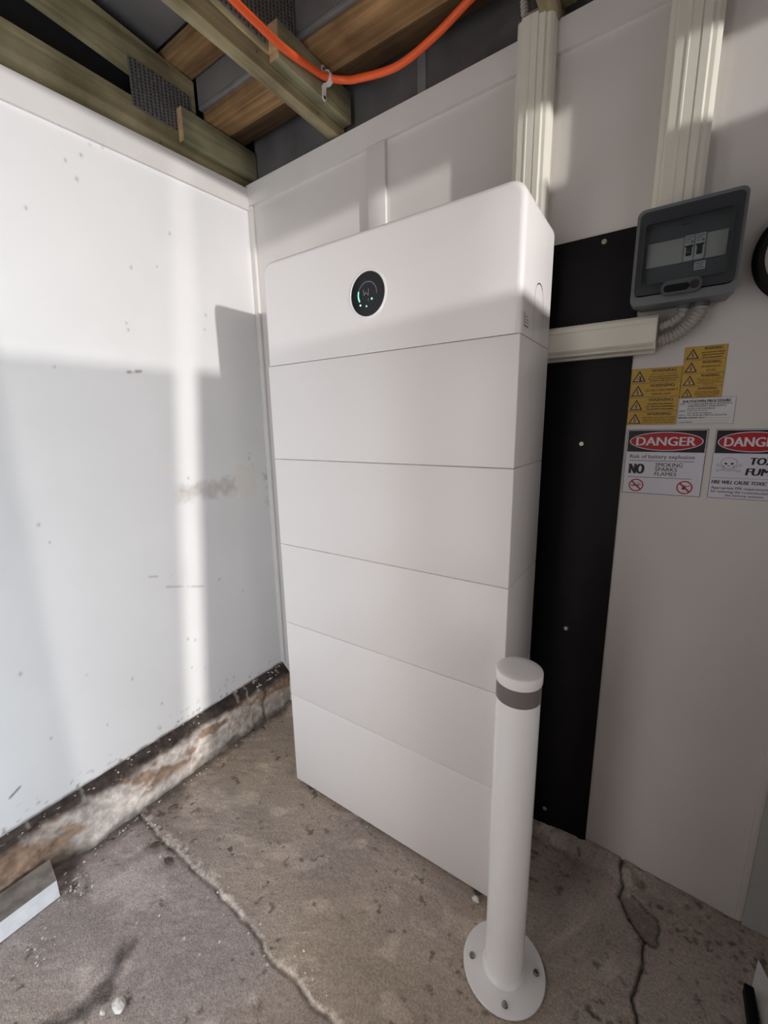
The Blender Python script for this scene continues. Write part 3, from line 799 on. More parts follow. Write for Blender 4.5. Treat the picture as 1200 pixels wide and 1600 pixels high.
stroke(bm, [(DC[0] + .0025, DC[1] - .0095), (DC[0] + .0025, DC[1] - .0165)], 0.0013, YS)
bmobj('display_glyph', bm, M['grey_mark'], inv)
for dx, dz, r, m in ((-0.0215, -0.0225, 0.0024, 'led_white'), (-0.0035, -0.0270, 0.0022, 'led'), (0.0125, -0.0125, 0.0026, 'led')):
    bm = bmesh.new(); f = bm.faces.new([bm.verts.new((DC[0] + dx + r * math.cos(a), YS, DC[1] + dz + r * math.sin(a))) for a in [2 * PI * k / 12 for k in range(12)]])
    bmobj('indicator_light', bm, M[m], inv)
# side: access cover outline and the small printed mark
XS = W + 0.0004
def side_strip(bm, pts, w, x=XS):
    for (y0, z0), (y1, z1) in zip(pts, pts[1:]):
        d = Vector((y1 - y0, z1 - z0)).normalized(); nn = Vector((-d.y, d.x)) * (w / 2); e = d * (w * .35)
        bm.faces.new([bm.verts.new((x, a, b)) for a, b in ((y0 + nn.x - e.x, z0 + nn.y - e.y), (y1 + nn.x + e.x, z1 + nn.y + e.y), (y1 - nn.x + e.x, z1 - nn.y + e.y), (y0 - nn.x - e.x, z0 - nn.y - e.y))])
ya, yb_, zt = 0.092, 0.162, 1.531
arc = [((ya + yb_) / 2 + (yb_ - ya) / 2 * math.cos(a), zt + 0.032 * math.sin(a)) for a in [PI - PI * k / 14 for k in range(15)]]
bm = bmesh.new(); side_strip(bm, [(ya, S1 + .003)] + arc + [(yb_, S1 + .003)], 0.0010)
bmobj('access_cover_groove', bm, M['mid_mark'], inv)
bm = bmesh.new(); side_strip(bm, arc[4:11], 0.0022, XS + .0001)
bmobj('finger_notch', bm, M['dark_mark'], inv)
bm = bmesh.new(); side_strip(bm, [(0.0225, 1.4865), (0.0225, 1.4615), (0.050, 1.4615)], 0.0022)
for zz, l in ((1.480, .016), (1.474, .022), (1.4685, .022)):
    side_strip(bm, [(0.029, zz), (0.029 + l, zz)], 0.0012)
bmobj('printed_mark', bm, M['dark_mark'], inv)
# battery modules
for k in range(5):
    z1 = S1 - 0.27 * k
    z0 = z1 - 0.27 if k < 4 else BT
    bm = bmesh.new(); box(bm, 0, W, 0, D, z0 + .0005, z1 - .0005, 0.0024, 3)
    b = bmobj('battery_module', bm, M['battery'], bt, 35)
    if 0 < k + 1 < 4 and k < 3:
        for yy in (0.13,):
            bm = bmesh.new(); tube(bm, [(W - .0002, yy, z0 + .013), (W + .0012, yy, z0 + .013)], 0.0042, 12)
            bmobj('side_plug', bm, M['ring'], b, 40)
boxobj('inner_core', 0.010, W - .010, 0.010, D - .010, BT + .004, 1.60, M['battery_core'], bt)
for x in (0.06, W - .052):
    for yy in (0.016, D - .03):
        bm = bmesh.new(); lathe(bm, [(0, 0.0005), (0.015, 0.0005), (0.015, 0.008), (0.006, 0.010), (0.006, BT + .002), (0, BT + .002)], x, yy, 20)
        bmobj('levelling_foot', bm, M['steel'], bt, 40)

# ------------------------------------------------------------------ bollard
BX, BY = 0.798, -0.112
bo = empty('bollard', (BX, BY, 0)); tag(bo, 'white steel bollard bolted to the floor in front of the battery', 'bollard')
bm = bmesh.new(); lathe(bm, [(0, 0.0035), (0.0925, 0.0035), (0.0935, 0.0045), (0.0935, 0.0085), (0.0925, 0.0098), (0, 0.0098)], BX, BY, 72)
bp = bmobj('base_plate', bm, M['bollard'], bo, 40)
for a in (200, 290, 20, 110):
    bx, by = BX + 0.073 * math.cos(R_(a)), BY + 0.073 * math.sin(R_(a))
    bm = bmesh.new(); lathe(bm, [(0, .0098), (.0068, .0098), (.0068, .0112), (.0058, .0112), (.0058, .0155), (.0048, .0170), (0, .0170)], bx, by, 12)
    bmobj('anchor_bolt', bm, M['steel'], bp, 40)
bm = bmesh.new(); lathe(bm, [(0.0485, 0.0098), (0.0455, 0.0125), (0.0438, 0.018), (0.0435, 0.024), (0.0435, 0.768), (0, 0.768)], BX, BY, 72)
bmobj('post', bm, M['bollard'], bo, 40)
bm = bmesh.new(); lathe(bm, [(0.0436, 0.727), (0.0439, 0.727), (0.0439, 0.7645), (0.0436, 0.7645)], BX, BY, 72)
bmobj('reflective_band', bm, M['band'], bo, 40)
bm = bmesh.new(); lathe(bm, [(0, 0.765), (0.0448, 0.765), (0.0455, 0.767), (0.0455, 0.7845), (0.0448, 0.7872), (0.0430, 0.7885), (0.030, 0.7892), (0, 0.7895)], BX, BY, 72)
bmobj('cap', bm, M['cap'], bo, 50)

# ------------------------------------------------------------------ breaker box
eb = empty('breaker_box', (0.99, YB, 1.505)); tag(eb, 'grey breaker box with smoked clear cover beside the black sheet', 'breaker box')
def rrect(x0, x1, z0, z1, r, n=6):
    pts = []
    for cx, cz, a0 in ((x1 - r, z0 + r, -90), (x1 - r, z1 - r, 0), (x0 + r, z1 - r, 90), (x0 + r, z0 + r, 180)):
        for k in range(n + 1):
            a = R_(a0 + 90 * k / n); pts.append((cx + r * math.cos(a), cz + r * math.sin(a)))
    return pts
def frame(bm, outer, inner, y0, y1):
    """flat rounded frame between two outlines with the same count"""
    n = len(outer)
    o0 = [bm.verts.new((p[0], y0, p[1])) for p in outer]; o1 = [bm.verts.new((p[0], y1, p[1])) for p in outer]
    i0 = [bm.verts.new((p[0], y0, p[1])) for p in inner]; i1 = [bm.verts.new((p[0], y1, p[1])) for p in inner]
    for k in range(n):
        j = (k + 1) % n
        bm.faces.new((o0[k], o0[j], o1[j], o1[k])); bm.faces.new((i0[k], i1[k], i1[j], i0[j]))
        bm.faces.new((o0[k], i0[k], i0[j], o0[j])); bm.faces.new((o1[k], o1[j], i1[j], i1[k]))
bm = bmesh.new(); prism(bm, rrect(0.912, 1.076, 1.510, 1.681, 0.010), 0.236, YB - .0065, 'y')
bmobj('box_body', bm, M['box_grey'], eb, 30)
bm = bmesh.new(); frame(bm, rrect(0.9035, 1.0795, 1.505, 1.6865, 0.013), rrect(0.911, 1.072, 1.522, 1.679, 0.008), 0.205, 0.242)
bmobj('box_rim', bm, M['box_grey'], eb, 30)
boxobj('inner_panel', 0.906, 1.077, 0.226, 0.2355, 1.509, 1.683, M['box_inner'], eb)
bm = bmesh.new(); frame(bm, rrect(0.9095, 1.0735, 1.5235, 1.6785, 0.010), rrect(0.9190, 1.0620, 1.541, 1.656, 0.006), 0.200, 0.206)
cv = bmobj('cover_frame', bm, M['box_lid'], eb, 30)
bm = bmesh.new(); frame(bm, rrect(0.9180, 1.0630, 1.540, 1.657, 0.007), rrect(0.9205, 1.0605, 1.5425, 1.6545, 0.006), 0.1965, 0.2005)
bmobj('cover_edge', bm, M['box_lid'], cv, 30)
bm = bmesh.new(); prism(bm, rrect(0.9190, 1.0620, 1.541, 1.656, 0.006), 0.1985, 0.2000, 'y')
bmobj('smoked_window', bm, M['smoked'], cv, 30)
bm = bmesh.new(); prism(bm, rrect(0.957, 1.025, 1.516, 1.542, 0.0125), 0.194, 0.2015, 'y')
lt = bmobj('latch', bm, M['latch'], cv, 30)
bm = bmesh.new(); prism(bm, rrect(0.962, 1.004, 1.521, 1.534, 0.006), 0.1925, 0.1945, 'y'); bmobj('latch_grip', bm, M['cable_black'], cv, 30)
bm = bmesh.new(); disc(bm, 1.012, 1.529, 0.0075, 0.1915, 0.1945, 20); bmobj('latch_lock', bm, M['tooth'], cv, 30)
boxobj('cover_slot', 0.980, 0.997, 0.1975, 0.1985, 1.6405, 1.6435, M['tooth'], cv)
boxobj('blank_plate', 0.925, 0.9875, 0.222, 0.2262, 1.580, 1.6255, M['blank'], eb, .0006)
boxobj('blank_plate', 1.0225, 1.0565, 0.222, 0.2262, 1.580, 1.6255, M['blank'], eb, .0006)
for x in (0.9885, 1.0058):
    b = boxobj('circuit_breaker', x, x + .0163, 0.216, 0.2262, 1.5795, 1.6255, M['breaker'], eb, .0006)
    boxobj('breaker_recess', x + .0015, x + .0148, 0.2150, 0.2161, 1.588, 1.607, M['tooth'], b)
    boxobj('breaker_toggle', x + .0040, x + .0123, 0.2085, 0.2155, 1.591, 1.599, M['box_lid'], b, .0008)
    boxobj('breaker_foot', x + .0005, x + .0035, 0.2140, 0.2152, 1.584, 1.603, M['breaker'], b)
    boxobj('breaker_foot', x + .0128, x + .0158, 0.2140, 0.2152, 1.584, 1.603, M['breaker'], b)
    bm = bmesh.new()
    for zz, l in ((1.6215, .0135), (1.6175, .009), (1.6130, .006)):
        box(bm, x + .0014, x + .0014 + l, 0.2157, 0.2161, zz - .0009, zz + .0009)
    box(bm, x + .0100, x + .0146, 0.2157, 0.2161, 1.6105, 1.6150)
    bmobj('breaker_print', bm, M['mid_mark'], b)
lb = boxobj('circuit_label', 1.0085, 1.0265, 0.2252, 0.2261, 1.562, 1.577, M['breaker'], eb)
bm = bmesh.new()
for zz, a, c in ((1.5735, .002, .016), (1.5697, .004, .014), (1.5658, .002, .016)): box(bm, 1.0085 + a, 1.0085 + c, 0.2247, 0.2251, zz - .0009, zz + .0009)
bmobj('label_print', bm, M['mid_mark'], lb)
for x, r in ((1.000, .0125), (1.030, .0145)):
    bm = bmesh.new(); lathe(bm, [(r * .6, 1.5099), (r, 1.5099), (r, 1.500), (r * .6, 1.500)], x, 0.262, 20)
    bmobj('conduit_gland', bm, M['box_grey'], eb, 40)
flex_tube('corrugated_conduit', [(1.000, 0.262, 1.4995), (0.998, 0.262, 1.490), (0.985, 0.264, 1.478), (0.968, 0.265, 1.471), (0.958, 0.265, 1.468)], 0.0088,
          'upper grey corrugated conduit from breaker box to horizontal duct', M['flex'], group='corrugated conduits below the breaker box')
flex_tube('corrugated_conduit', [(1.030, 0.262, 1.4995), (1.028, 0.262, 1.488), (1.012, 0.263, 1.464), (0.988, 0.264, 1.447), (0.958, 0.264, 1.438)], 0.0118,
          'lower thicker grey corrugated conduit from breaker box to horizontal duct', M['flex'], group='corrugated conduits below the breaker box')

# coil of black cable on the wall at the right edge
cc = empty('cable_coil', (1.198, YB - .01, 1.58)); tag(cc, 'black cable coiled into a ring on the wall right of the breaker box', 'cable')
for i, (r, yy, dz) in enumerate(((0.0890, 0.289, 0.0), (0.0815, 0.2895, 0.002), (0.0855, 0.280, -0.002))):
    bm = bmesh.new(); tube(bm, [(1.198 + r * math.cos(a), yy + .001 * math.sin(3 * a + i), 1.58 + dz + r * 1.02 * math.sin(a)) for a in [2 * PI * k / 64 for k in range(64)]], 0.0062, 10, closed=True)
    bmobj('cable_loop', bm, M['cable_black'], cc, 70)
bm = bmesh.new(); tube(bm, spline([(1.198, YB - .0045, 1.675), (1.198, 0.270, 1.673), (1.198, 0.268, 1.682)], 12), 0.003, 8)
bmobj('wall_hook', bm, M['steel'], cc, 50)

# ------------------------------------------------------------------ signs and stickers
def text_polys(s, shear=0.0):
    cu = bpy.data.curves.new('lettering', 'FONT'); cu.body = s; cu.size = 1.0; cu.shear = shear; cu.resolution_u = 3
    o = bpy.data.objects.new('lettering', cu)
    C.objects.link(o)
    dg = bpy.context.evaluated_depsgraph_get()
    me = bpy.data.meshes.new_from_object(o.evaluated_get(dg))
    V = np.array([v.co[:2] for v in me.vertices]); F = [list(p.vertices) for p in me.polygons]
    bpy.data.objects.remove(o); bpy.data.curves.remove(cu); bpy.data.meshes.remove(me)
    return V, F
_tc = {}
def add_text(bm, s, x0, x1, z0, z1, y, bold=0.0, shear=0.0):
    """flat lettering fitted into the rectangle x0..x1, z0..z1; heavier weights are struck more than once, a hair apart"""
    key = (s, shear)
    if key not in _tc: _tc[key] = text_polys(s, shear)
    V, F = _tc[key]
    mn, mx = V.min(0), V.max(0)
    q = (V - mn) / (mx - mn)
    b = bold * 2.6 * (z1 - z0)
    for k, dx in enumerate((-b, 0.0, b) if bold > .012 else (-b * .8, b * .8) if bold > 0 else (0.0,)):
        vs = [bm.verts.new((x0 + b + dx + a * (x1 - x0 - 2 * b), y - k * 4e-6, z0 + c * (z1 - z0))) for a, c in q]
        for f in F:
            try: bm.faces.new([vs[i] for i in f])
            except ValueError: pass
def flat(bm, pts, y):
    bm.faces.new([bm.verts.new((p[0], y, p[1])) for p in pts])
def rect(bm, x0, x1, z0, z1, y): flat(bm, ((x0, z0), (x1, z0), (x1, z1), (x0, z1)), y)
def oval(bm, cx, cz, a, b, y, n=48): flat(bm, [(cx + a * math.cos(2 * PI * k / n), cz + b * math.sin(2 * PI * k / n)) for k in range(n)], y)
def ring(bm, cx, cz, r0, r1, y, n=40, a=1.0):
    o = [bm.verts.new((cx + r1 * math.cos(2 * PI * k / n), y, cz + r1 * math.sin(2 * PI * k / n))) for k in range(n)]
    i = [bm.verts.new((cx + r0 * math.cos(2 * PI * k / n), y, cz + r0 * math.sin(2 * PI * k / n))) for k in range(n)]
    for k in range(n): bm.faces.new((o[k], o[(k + 1) % n], i[(k + 1) % n], i[k]))
def fl(name, bm, m, parent):
    """flat print facing the room"""
    me = bpy.data.meshes.new(name); bm.to_mesh(me); bm.free()
    return link(name, me, m, parent)
def smallprint(bm, x0, x1, z, h, y, seed):
    """line of print too small to read: short uneven strokes"""
    r = random.Random(seed); x = x0
    while x < x1:
        w = r.uniform(.0006, .0022); rect(bm, x, min(x + w, x1), z, z + h * r.uniform(.75, 1), y); x += w + r.choice((.0003, .0004, .0005, .0011))

YW = YB - .0002
class Sign:
    def __init__(s, name, x0, x1, z0, z1, m, label, cat, group=None, th=.0010, yw=YW):
        s.x0, s.x1, s.z0, s.z1 = x0, x1, z0, z1
        s.root = boxobj(name, x0, x1, yw - th, yw, z0, z1, m); tag(s.root, label, cat, group)
        s.y = yw - th
    def X(s, u): return s.x0 + u * (s.x1 - s.x0)
    def Z(s, v): return s.z1 - v * (s.z1 - s.z0)

def border(s, m, w, inset=0.0, y=None):
    bm = bmesh.new(); y = y or s.y - .0001
    a0, a1, b0, b1 = s.x0 + inset, s.x1 - inset, s.z0 + inset, s.z1 - inset
    rect(bm, a0, a1, b0, b0 + w, y); rect(bm, a0, a1, b1 - w, b1, y); rect(bm, a0, a0 + w, b0, b1, y); rect(bm, a1 - w, a1, b0, b1, y)
    fl('border', bm, m, s.root)

def danger_head(s, u0, u1):
    bm = bmesh.new(); rect(bm, s.X(.02), s.X(.98), s.Z(.345), s.Z(.02), s.y - .0001); fl('header_panel', bm, M['ink'], s.root)
    w, h = s.x1 - s.x0, s.z1 - s.z0
    bm = bmesh.new(); oval(bm, s.X(.5), s.Z(.183), w * .455, h * .142, s.y - .00018); fl('oval_edge', bm, M['sign_white'], s.root)
    bm = bmesh.new(); oval(bm, s.X(.5), s.Z(.183), w * .443, h * .131, s.y - .00026); fl('oval', bm, M['sign_red'], s.root)
    bm = bmesh.new(); add_text(bm, 'DANGER', s.X(u0), s.X(u1), s.Z(.247), s.Z(.118), s.y - .00036, .016); fl('lettering', bm, M['sign_white'], s.root)

# risk of explosion
s = Sign('danger_sign', 0.9165, 1.0735, 1.0950, 1.2490, M['sign_white'], 'white danger sign about battery explosion with no smoking pictograms', 'sign', 'danger signs')
border(s, M['ink'], .0011, .0004)
danger_head(s, .13, .87)
y = s.y - .0002
bm = bmesh.new()
add_text(bm, 'Risk of battery explosion', s.X(.065), s.X(.875), s.Z(.462), s.Z(.385), y, .004)
rect(bm, s.X(.065), s.X(.875), s.Z(.484), s.Z(.477), y)
add_text(bm, 'NO', s.X(.065), s.X(.275), s.Z(.685), s.Z(.530), y, .03)
add_text(bm, 'SMOKING', s.X(.41), s.X(.745), s.Z(.567), s.Z(.508), y, .006)
add_text(bm, 'SPARKS', s.X(.41), s.X(.685), s.Z(.637), s.Z(.578), y, .006)
add_text(bm, 'FLAMES', s.X(.41), s.X(.685), s.Z(.705), s.Z(.650), y, .006)
rect(bm, s.X(.06), s.X(.87), s.Z(.742), s.Z(.735), y)
fl('lettering', bm, M['ink'], s.root)
w = s.x1 - s.x0
for i, u in enumerate((.185, .80)):
    cx, cz, r = s.X(u), s.Z(.868), w * .098
    bm = bmesh.new()
    if i == 0:
        flat(bm, ((cx - .010, cz - .0020), (cx + .003, cz - .0020), (cx + .003, cz + .0006), (cx - .010, cz + .0006)), y)
        flat(bm, ((cx + .0036, cz - .0020), (cx + .006, cz - .0020), (cx + .006, cz + .0006), (cx + .0036, cz + .0006)), y)
        ring(bm, cx + .0045, cz + .0045, .0022, .0030, y, 14); ring(bm, cx + .0075, cz + .0018, .0016, .0024, y, 14)
    else:
        flat(bm, ((cx + .001, cz + .0005), (cx + .0105, cz + .0045), (cx + .0100, cz + .0060), (cx + .0005, cz + .0020)), y)
        flat(bm, ((cx - .001, cz - .0055), (cx - .006, cz - .0030), (cx - .0035, cz - .0005), (cx - .0058, cz + .0042), (cx - .0010, cz + .0015), (cx - .0005, cz + .0075), (cx + .0022, cz + .0010), (cx + .0020, cz - .0032)), y)
    fl('pictogram', bm, M['ink'], s.root)
    bm = bmesh.new(); ring(bm, cx, cz, r * .83, r, y - .0001)
    d = r * .90 * .7071; t = r * .10 * .7071 * 1.1
    flat(bm, ((cx - d + t, cz + d + t), (cx - d - t, cz + d - t), (cx + d - t, cz - d - t), (cx + d + t, cz - d + t)), y - .0001)
    fl('prohibition_ring', bm, M['sign_red'], s.root)

# toxic fumes
s = Sign('danger_sign', 1.0855, 1.2155, 1.0955, 1.2485, M['sign_white'], 'white danger sign about toxic fumes with a skull and crossbones', 'sign', 'danger signs')
border(s, M['ink'], .0008, .0004)
danger_head(s, .13, .87)
y = s.y - .0002
bm = bmesh.new()
add_text(bm, 'TOXIC', s.X(.50), s.X(.95), s.Z(.500), s.Z(.400), y, .028, .12)
add_text(bm, 'FUMES', s.X(.46), s.X(.95), s.Z(.650), s.Z(.550), y, .028, .12)
rect(bm, s.X(.03), s.X(.97), s.Z(.700), s.Z(.697), y)
add_text(bm, 'FIRE WILL CAUSE TOXIC FUMES', s.X(.035), s.X(.965), s.Z(.785), s.Z(.735), y, .02, .15)
add_text(bm, 'Appropriate PPE requirements apply', s.X(.04), s.X(.95), s.Z(.872), s.Z(.825), y, .008)
add_text(bm, 'for entering the room/working with', s.X(.04), s.X(.95), s.Z(.924), s.Z(.880), y, .008)
add_text(bm, 'the battery systems', s.X(.24), s.X(.74), s.Z(.973), s.Z(.932), y, .008)
fl('lettering', bm, M['ink'], s.root)
cx, cz = s.X(.235), s.Z(.520)
def outline(bm, pts, w, y, close=True):
    P = pts + pts[:1] if close else pts
    stroke(bm, P, w, y)
bm = bmesh.new()
skull = [(-.0055, -.0055), (-.0085, -.0005), (-.0125, .0015), (-.0142, .0065), (-.0128, .0115), (-.0080, .0155), (0, .0170), (.0080, .0155), (.0128, .0115), (.0142, .0065), (.0125, .0015), (.0085, -.0005), (.0055, -.0055)]
outline(bm, [(cx + a, cz + b) for a, b in skull], .0006, y, False)
outline(bm, [(cx + a, cz + b) for a, b in ((-.0085, -.0005), (-.0085, -.0075), (-.0055, -.0112), (0, -.0122), (.0055, -.0112), (.0085, -.0075), (.0085, -.0005))], .0006, y, False)
outline(bm, [(cx + a, cz + b) for a, b in ((-.0065, -.0045), (-.0035, -.0070), (0, -.0078), (.0035, -.0070), (.0065, -.0045))], .0006, y, False)
for k in range(5): rect(bm, cx - .0042 + k * .0020, cx - .0038 + k * .0020, cz - .0098, cz - .0070, y)
for sx in (-1, 1):
    flat(bm, [(cx + sx * a, cz + b) for a, b in ((.0022, .0042), (.0062, .0068), (.0082, .0050), (.0070, .0025), (.0035, .0022))], y)
    flat(bm, [(cx + sx * a, cz + b) for a, b in ((.0004, -.0022), (.0020, -.0022), (.0014, .0004), (.0006, .0006))], y)
    outline(bm, [(cx + sx * a, cz + b) for a, b in ((.0090, -.0028), (.0175, .0010), (.0190, .0042), (.0210, .0022), (.0222, .0004), (.0190, -.0010), (.0090, -.0050))], .0005, y, False)
    outline(bm, [(cx + sx * a, cz + b) for a, b in ((.0080, -.0072), (.0165, -.0100), (.0200, -.0085), (.0205, -.0112), (.0185, -.0138), (.0165, -.0122), (.0065, -.0096))], .0005, y, False)
fl('skull_pictogram', bm, M['ink'], s.root)

# yellow warning stickers
def warning(x0, x1, z0, z1, label, lines, group, person=False):
    s = Sign('warning_sticker', x0 + .0003, x1 - .0003, z0 + .0003, z1 - .0003, M['yellow'], label, 'sticker', group, .0006)
    border(s, M['ink_brown'], .0004)
    y = s.y - .0002
    h = z1 - z0; tw = h * .80
    ax, az = x0 + .003 + tw * .55, z0 + h * .10
    bm = bmesh.new(); flat(bm, ((ax - tw * .52, az), (ax + tw * .52, az), (ax, az + tw * .96)), y); fl('triangle', bm, M['ink_brown'], s.root)
    bm = bmesh.new(); flat(bm, ((ax - tw * .36, az + tw * .09), (ax + tw * .36, az + tw * .09), (ax, az + tw * .76)), y - .0001); fl('triangle_fill', bm, M['tri'], s.root)
    bm = bmesh.new()
    if person:
        flat(bm, [(ax + a * tw, az + b * tw) for a, b in ((.02, .10), (.22, .10), (.16, .18), (.13, .40), (.05, .54), (-.03, .50), (.02, .38))], y - .0002)
        flat(bm, [(ax + a * tw, az + b * tw) for a, b in ((-.06, .12), (-.16, .30), (-.10, .30), (-.14, .44), (-.03, .26), (-.08, .26))], y - .0002)
    else:
        flat(bm, [(ax + a * tw, az + b * tw) for a, b in ((.01, .10), (.10, .26), (.05, .27), (.11, .40), (-.01, .36), (.06, .60), (-.02, .58), (-.10, .30), (.02, .33), (-.02, .22), (-.06, .22))], y - .0002)
    fl('hazard_symbol', bm, M['ink'], s.root)
    bm = bmesh.new()
    tx0 = ax + tw * .62; tx1 = s.x1 - .003; cx = (tx0 + tx1) / 2; tw2 = tx1 - tx0
    hw = tw2 * .40
    add_text(bm, 'WARNING', cx - hw * .95, cx + hw * .95, z1 - h * .31, z1 - h * .09, y, .0125)
    n = len(lines); zt = z1 - h * .38; zb = z0 + h * .07; step = (zt - zb) / n
    for i, ln in enumerate(lines):
        zz = zt - step * (i + 1) + step * .18; hh = step * (.66 if n > 2 else .58)
        if ln is None:
            k = hash_(label) + i
            e = random.Random(k).uniform(.02, .12)
            smallprint(bm, tx0 + tw2 * e, tx1 - tw2 * e, zz, hh * .8, y, k)
        else:
            f = min(1.0, .058 * len(ln) * (hh / .0045) ** .2)
            add_text(bm, ln, cx - tw2 / 2 * f, cx + tw2 / 2 * f, zz, zz + hh, y, .01)
    fl('lettering', bm, M['ink_brown'], s.root)
def hash_(t): return sum(ord(c) * (i + 1) for i, c in enumerate(t))
G = 'yellow warning stickers'
zl = [1.3875, 1.3545, 1.3225, 1.2905, 1.2590]
warning(0.9120, 1.0110, zl[1], zl[0], 'yellow warning sticker reading arc flash hazard', ['ARC FLASH HAZARD', None, None, None], G, True)
warning(0.9120, 1.0110, zl[2], zl[1], 'yellow warning sticker reading do not disconnect under load', ['DO NOT DISCONNECT', 'UNDER LOAD'], G)
warning(0.9120, 1.0110, zl[3], zl[2], 'yellow warning sticker with small print, below the do not disconnect one', [None, None, None], G)
warning(0.9120, 1.0110, zl[4], zl[3], 'lowest yellow warning sticker left of the shutdown procedure', ['MULTIPLE BATTERY SYSTEMS', 'TURN OFF ALL BATTERY SYSTEM', 'ISOLATORS TO ISOLATE EQUIPMENT'], G)
zq = [1.4255, 1.3970, 1.3690, 1.3410, 1.3165]
warning(1.0110, 1.0865, zq[1], zq[0], 'topmost yellow warning sticker of the right column', [None, None, None], G)
warning(1.0110, 1.0865, zq[2], zq[1], 'yellow warning sticker reading hazardous DC voltage', ['HAZARDOUS D.C.', 'VOLTAGE'], G)
warning(1.0110, 1.0865, zq[3], zq[2], 'yellow warning sticker reading multiple DC sources', ['MULTIPLE D.C. SOURCES', 'TURN OFF ALL D.C.', 'ISOLATORS TO ISOLATE', 'EQUIPMENT'], G)
warning(1.0110, 1.0865, zq[4], zq[3], 'yellow warning sticker directly above the shutdown procedure', [None, None, None, None], G)

s = Sign('shutdown_label', 1.0125, 1.1120, 1.2595, 1.3163, M['sign_grey'], 'white label headed shutdown procedure beside the yellow stickers', 'label', None, .0016)
border(s, M['grey_mark'], .0005)
y = s.y - .0002
bm = bmesh.new()
add_text(bm, 'SHUTDOWN PROCEDURE', s.X(.06), s.X(.92), s.Z(.175), s.Z(.075), y, .022)
for v, u0, u1, t in ((.26, .02, .14, 'STEP 1:'), (.26, .17, .95, 'Turn off the INVERTER AC ISOLATOR or'), (.345, .17, .85, 'INVERTER SUPPLY MAIN SWITCH'), (.43, .17, .66, 'located in the Switchboard'),
                     (.52, .02, .14, 'STEP 2:'), (.52, .17, .53, 'Isolate the PV Array'), (.605, .17, .61, 'Turn off the PV isolators'), (.69, .02, .14, 'STEP 3:'), (.69, .17, .88, 'Turn off the BATTERY DC ISOLATOR'),
                     (.955, .02, .30, 'Contact Number:')):
    add_text(bm, t, s.X(u0), s.X(u1), s.Z(v), s.Z(v - .062), y, .01)
smallprint(bm, s.X(.02), s.X(.52), s.Z(.775), .0026, y, 5)
for v, u0, u1 in ((.775, .53, .95), (.865, .02, .95), (.955, .33, .92)): rect(bm, s.X(u0), s.X(u1), s.Z(v) - .0001, s.Z(v) + .0002, y)
fl('lettering', bm, M['ink'], s.root)

# ------------------------------------------------------------------ loose things on the floor
def plank(name, pts, z0, z1, mtop, mside, label, tilt=None):
    t = empty(name, (sum(p[0] for p in pts) / len(pts), sum(p[1] for p in pts) / len(pts), z0)); tag(t, label, 'board')
    bm = bmesh.new(); prism(bm, pts, z0, z1 - .002, 'z'); bmobj('board_core', bm, mside, t)
    bm = bmesh.new(); cx, cy = t.location.x, t.location.y
    prism(bm, [(cx + (p[0] - cx) * .998, cy + (p[1] - cy) * .995) for p in pts], z1 - .0019, z1, 'z'); bmobj('dirty_top', bm, mtop, t)
    return t
plank('painted_board', [(-0.282, -1.15), (-0.280, -0.632), (-0.366, -0.620), (-0.368, -1.15)], 0.001, 0.058, M['board_grey'], M['board_white'],
      'white painted timber offcut with dirty top lying against the kerb')
# propped white offcut at the right edge
t = empty('timber_offcut', (1.30, 0.12, 0.0)); tag(t, 'white timber offcut lying on the floor in the right corner', 'board')
bm = bmesh.new(); prism(bm, [(1.283, 0.168), (1.300, 0.228), (1.330, 0.150), (1.312, 0.035), (1.288, 0.060)], 0.001, 0.012, 'z')
bmesh.ops.bevel(bm, geom=[e for e in bm.edges if all(v.co.z > .01 for v in e.verts)], offset=0.002, segments=2, affect='EDGES'); bmobj('board', bm, M['board_white'], t, 40)
boxobj('dark_packer', 1.262, 1.279, 0.045, 0.140, 0.001, 0.030, M['cable_black'], t, .002)
# crumbled concrete chunk, dry leaves
def chunk(name, cx, cy, r, h, m, label, cat, seed, group=None):
    rr = random.Random(seed)
    bm = bmesh.new(); bmesh.ops.create_icosphere(bm, subdivisions=2, radius=1)
    for v in bm.verts:
        k = 1 + rr.uniform(-.22, .22)
        v.co = Vector((cx + v.co.x * r * k, cy + v.co.y * r * .7 * k, max(0.0, h * .45 + v.co.z * h * .6 * k) + .0005))
    return tag(bmobj(name, bm, m), label, cat, group)
chunk('concrete_chunk', 0.103, -0.652, 0.017, 0.016, M['flake'], 'pale concrete lump beside the dark smear on the floor', 'rubble', 3)
chunk('concrete_chunk', 0.083, -0.676, 0.007, 0.008, M['flake'], 'small pale pebble next to the larger concrete lump', 'rubble', 4)
chunk('concrete_chunk', 0.690, -0.012, 0.011, 0.012, M['flake'], 'small pale crumb under the front edge of the battery tower', 'rubble', 6)
def leaf(cx, cy, a, l, w, label, seed):
    rr = random.Random(seed); bm = bmesh.new()
    ca, sa = math.cos(a), math.sin(a)
    o = [(-.5, 0), (-.25, .42), (.15, .5), (.42, .25), (.5, -.05), (.2, -.45), (-.2, -.38)]
    c = bm.verts.new((cx, cy, .0065)); A = []; B = []
    for u, v in o:
        x = u * l; yy = v * w; z = .0035 + rr.uniform(0, .003)
        A.append(bm.verts.new((cx + ca * x - sa * yy, cy + sa * x + ca * yy, z)))
    c2 = bm.verts.new((cx, cy, .0055)); B = [bm.verts.new((v.co.x, v.co.y, v.co.z - .0012)) for v in A]
    for i in range(len(A)):
        j = (i + 1) % len(A); bm.faces.new((A[i], A[j], c)); bm.faces.new((B[j], B[i], c2)); bm.faces.new((A[i], B[i], B[j], A[j]))
    tag(bmobj('dry_leaf', bm, M['leaf']), label, 'leaf', 'dry leaves by the floor joint')
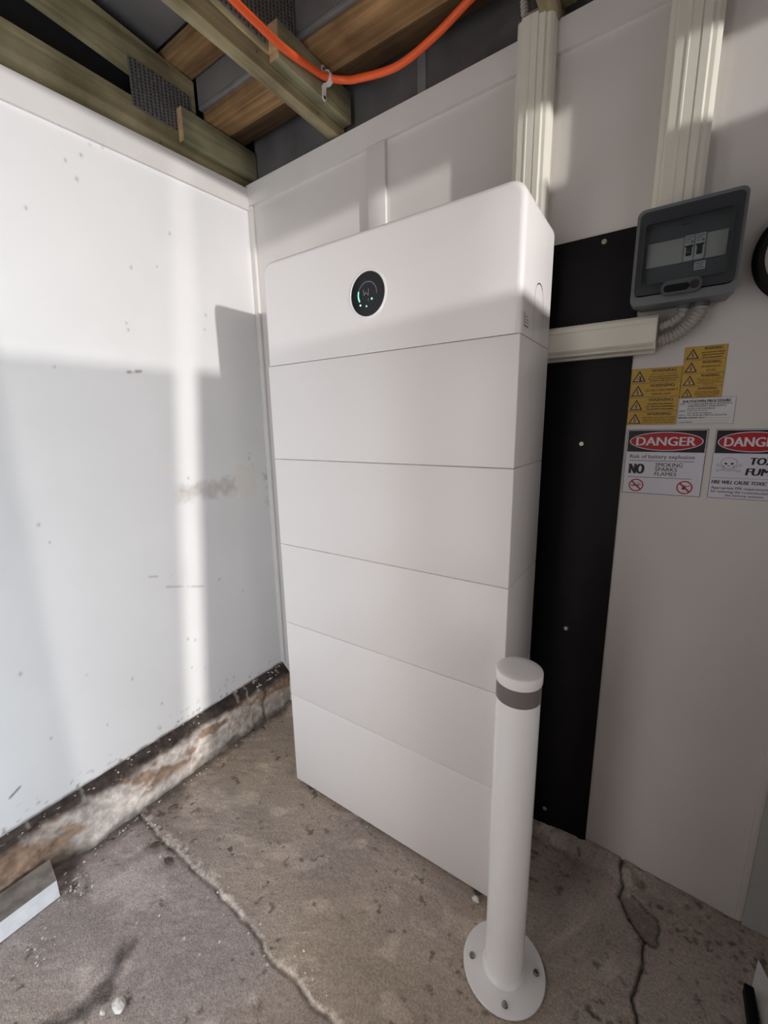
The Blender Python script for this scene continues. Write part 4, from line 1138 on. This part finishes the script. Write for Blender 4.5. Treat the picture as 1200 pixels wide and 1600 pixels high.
leaf(-0.201, -0.411, 1.1, 0.036, 0.020, 'dark dry leaf on the floor just in front of the joint', 1)
leaf(-0.118, -0.414, 0.3, 0.034, 0.022, 'reddish brown dry leaf farther along the floor joint', 2)
leaf(-0.283, -0.306, 1.3, 0.034, 0.014, 'long dark dry leaf beyond the floor joint near the kerb', 3)
leaf(-0.289, -0.345, 0.9, 0.030, 0.012, 'small dark dry leaf between joint and kerb', 4)
# paint flakes, grit and crumbs: uncountable
def flakes():
    rr = random.Random(9); bm = bmesh.new()
    spots = []
    for _ in range(34): spots.append((rr.gauss(-0.268, .030), rr.gauss(-0.600, .018), .0015))
    for _ in range(34): spots.append((rr.uniform(-0.375, -0.362), rr.uniform(-0.75, 0.26), None))
    for _ in range(28): spots.append((rr.uniform(-0.372, -0.35), rr.uniform(0.12, 0.27), None))
    for _ in range(40): spots.append((rr.uniform(-0.345, -0.325), rr.uniform(-0.6, 0.2), .0015))
    for _ in range(26): spots.append((rr.uniform(-0.3, 0.45), rr.uniform(-0.75, 0.0), .0015))
    for _ in range(40): spots.append((rr.uniform(-0.3, 0.5), -0.384 + rr.gauss(0, .014), .002))
    for _ in range(14): spots.append((rr.gauss(-0.19, .04), rr.gauss(-0.72, .02), .0015))
    for x, y, z in spots:
        if z is None: z = float(np.interp(x, [-0.378, -0.372, -0.366, -0.362], [0.204, 0.198, 0.188, 0.176])) + .004
        s_ = rr.uniform(.0012, .0042) * (1.3 if z > .1 else 1)
        a = rr.uniform(0, 6.28); tl = rr.uniform(-.5, .5)
        q = []
        for k in range(5):
            b = a + k * 1.256; r = s_ * rr.uniform(.6, 1.2)
            q.append((x + r * math.cos(b), y + r * math.sin(b), z + .001 + tl * r * math.cos(b) + s_ * .5))
        A = [bm.verts.new(p_) for p_ in q]; B = [bm.verts.new((p_[0], p_[1], p_[2] - .0009)) for p_ in q]
        bm.faces.new(A); bm.faces.new(B[::-1])
        for k in range(5): bm.faces.new((A[k], B[k], B[(k + 1) % 5], A[(k + 1) % 5]))
    tag(bmobj('paint_flakes', bm, M['flake']), 'scattered pale paint flakes and grit along the kerb and floor joint', 'debris', kind='stuff')
flakes()
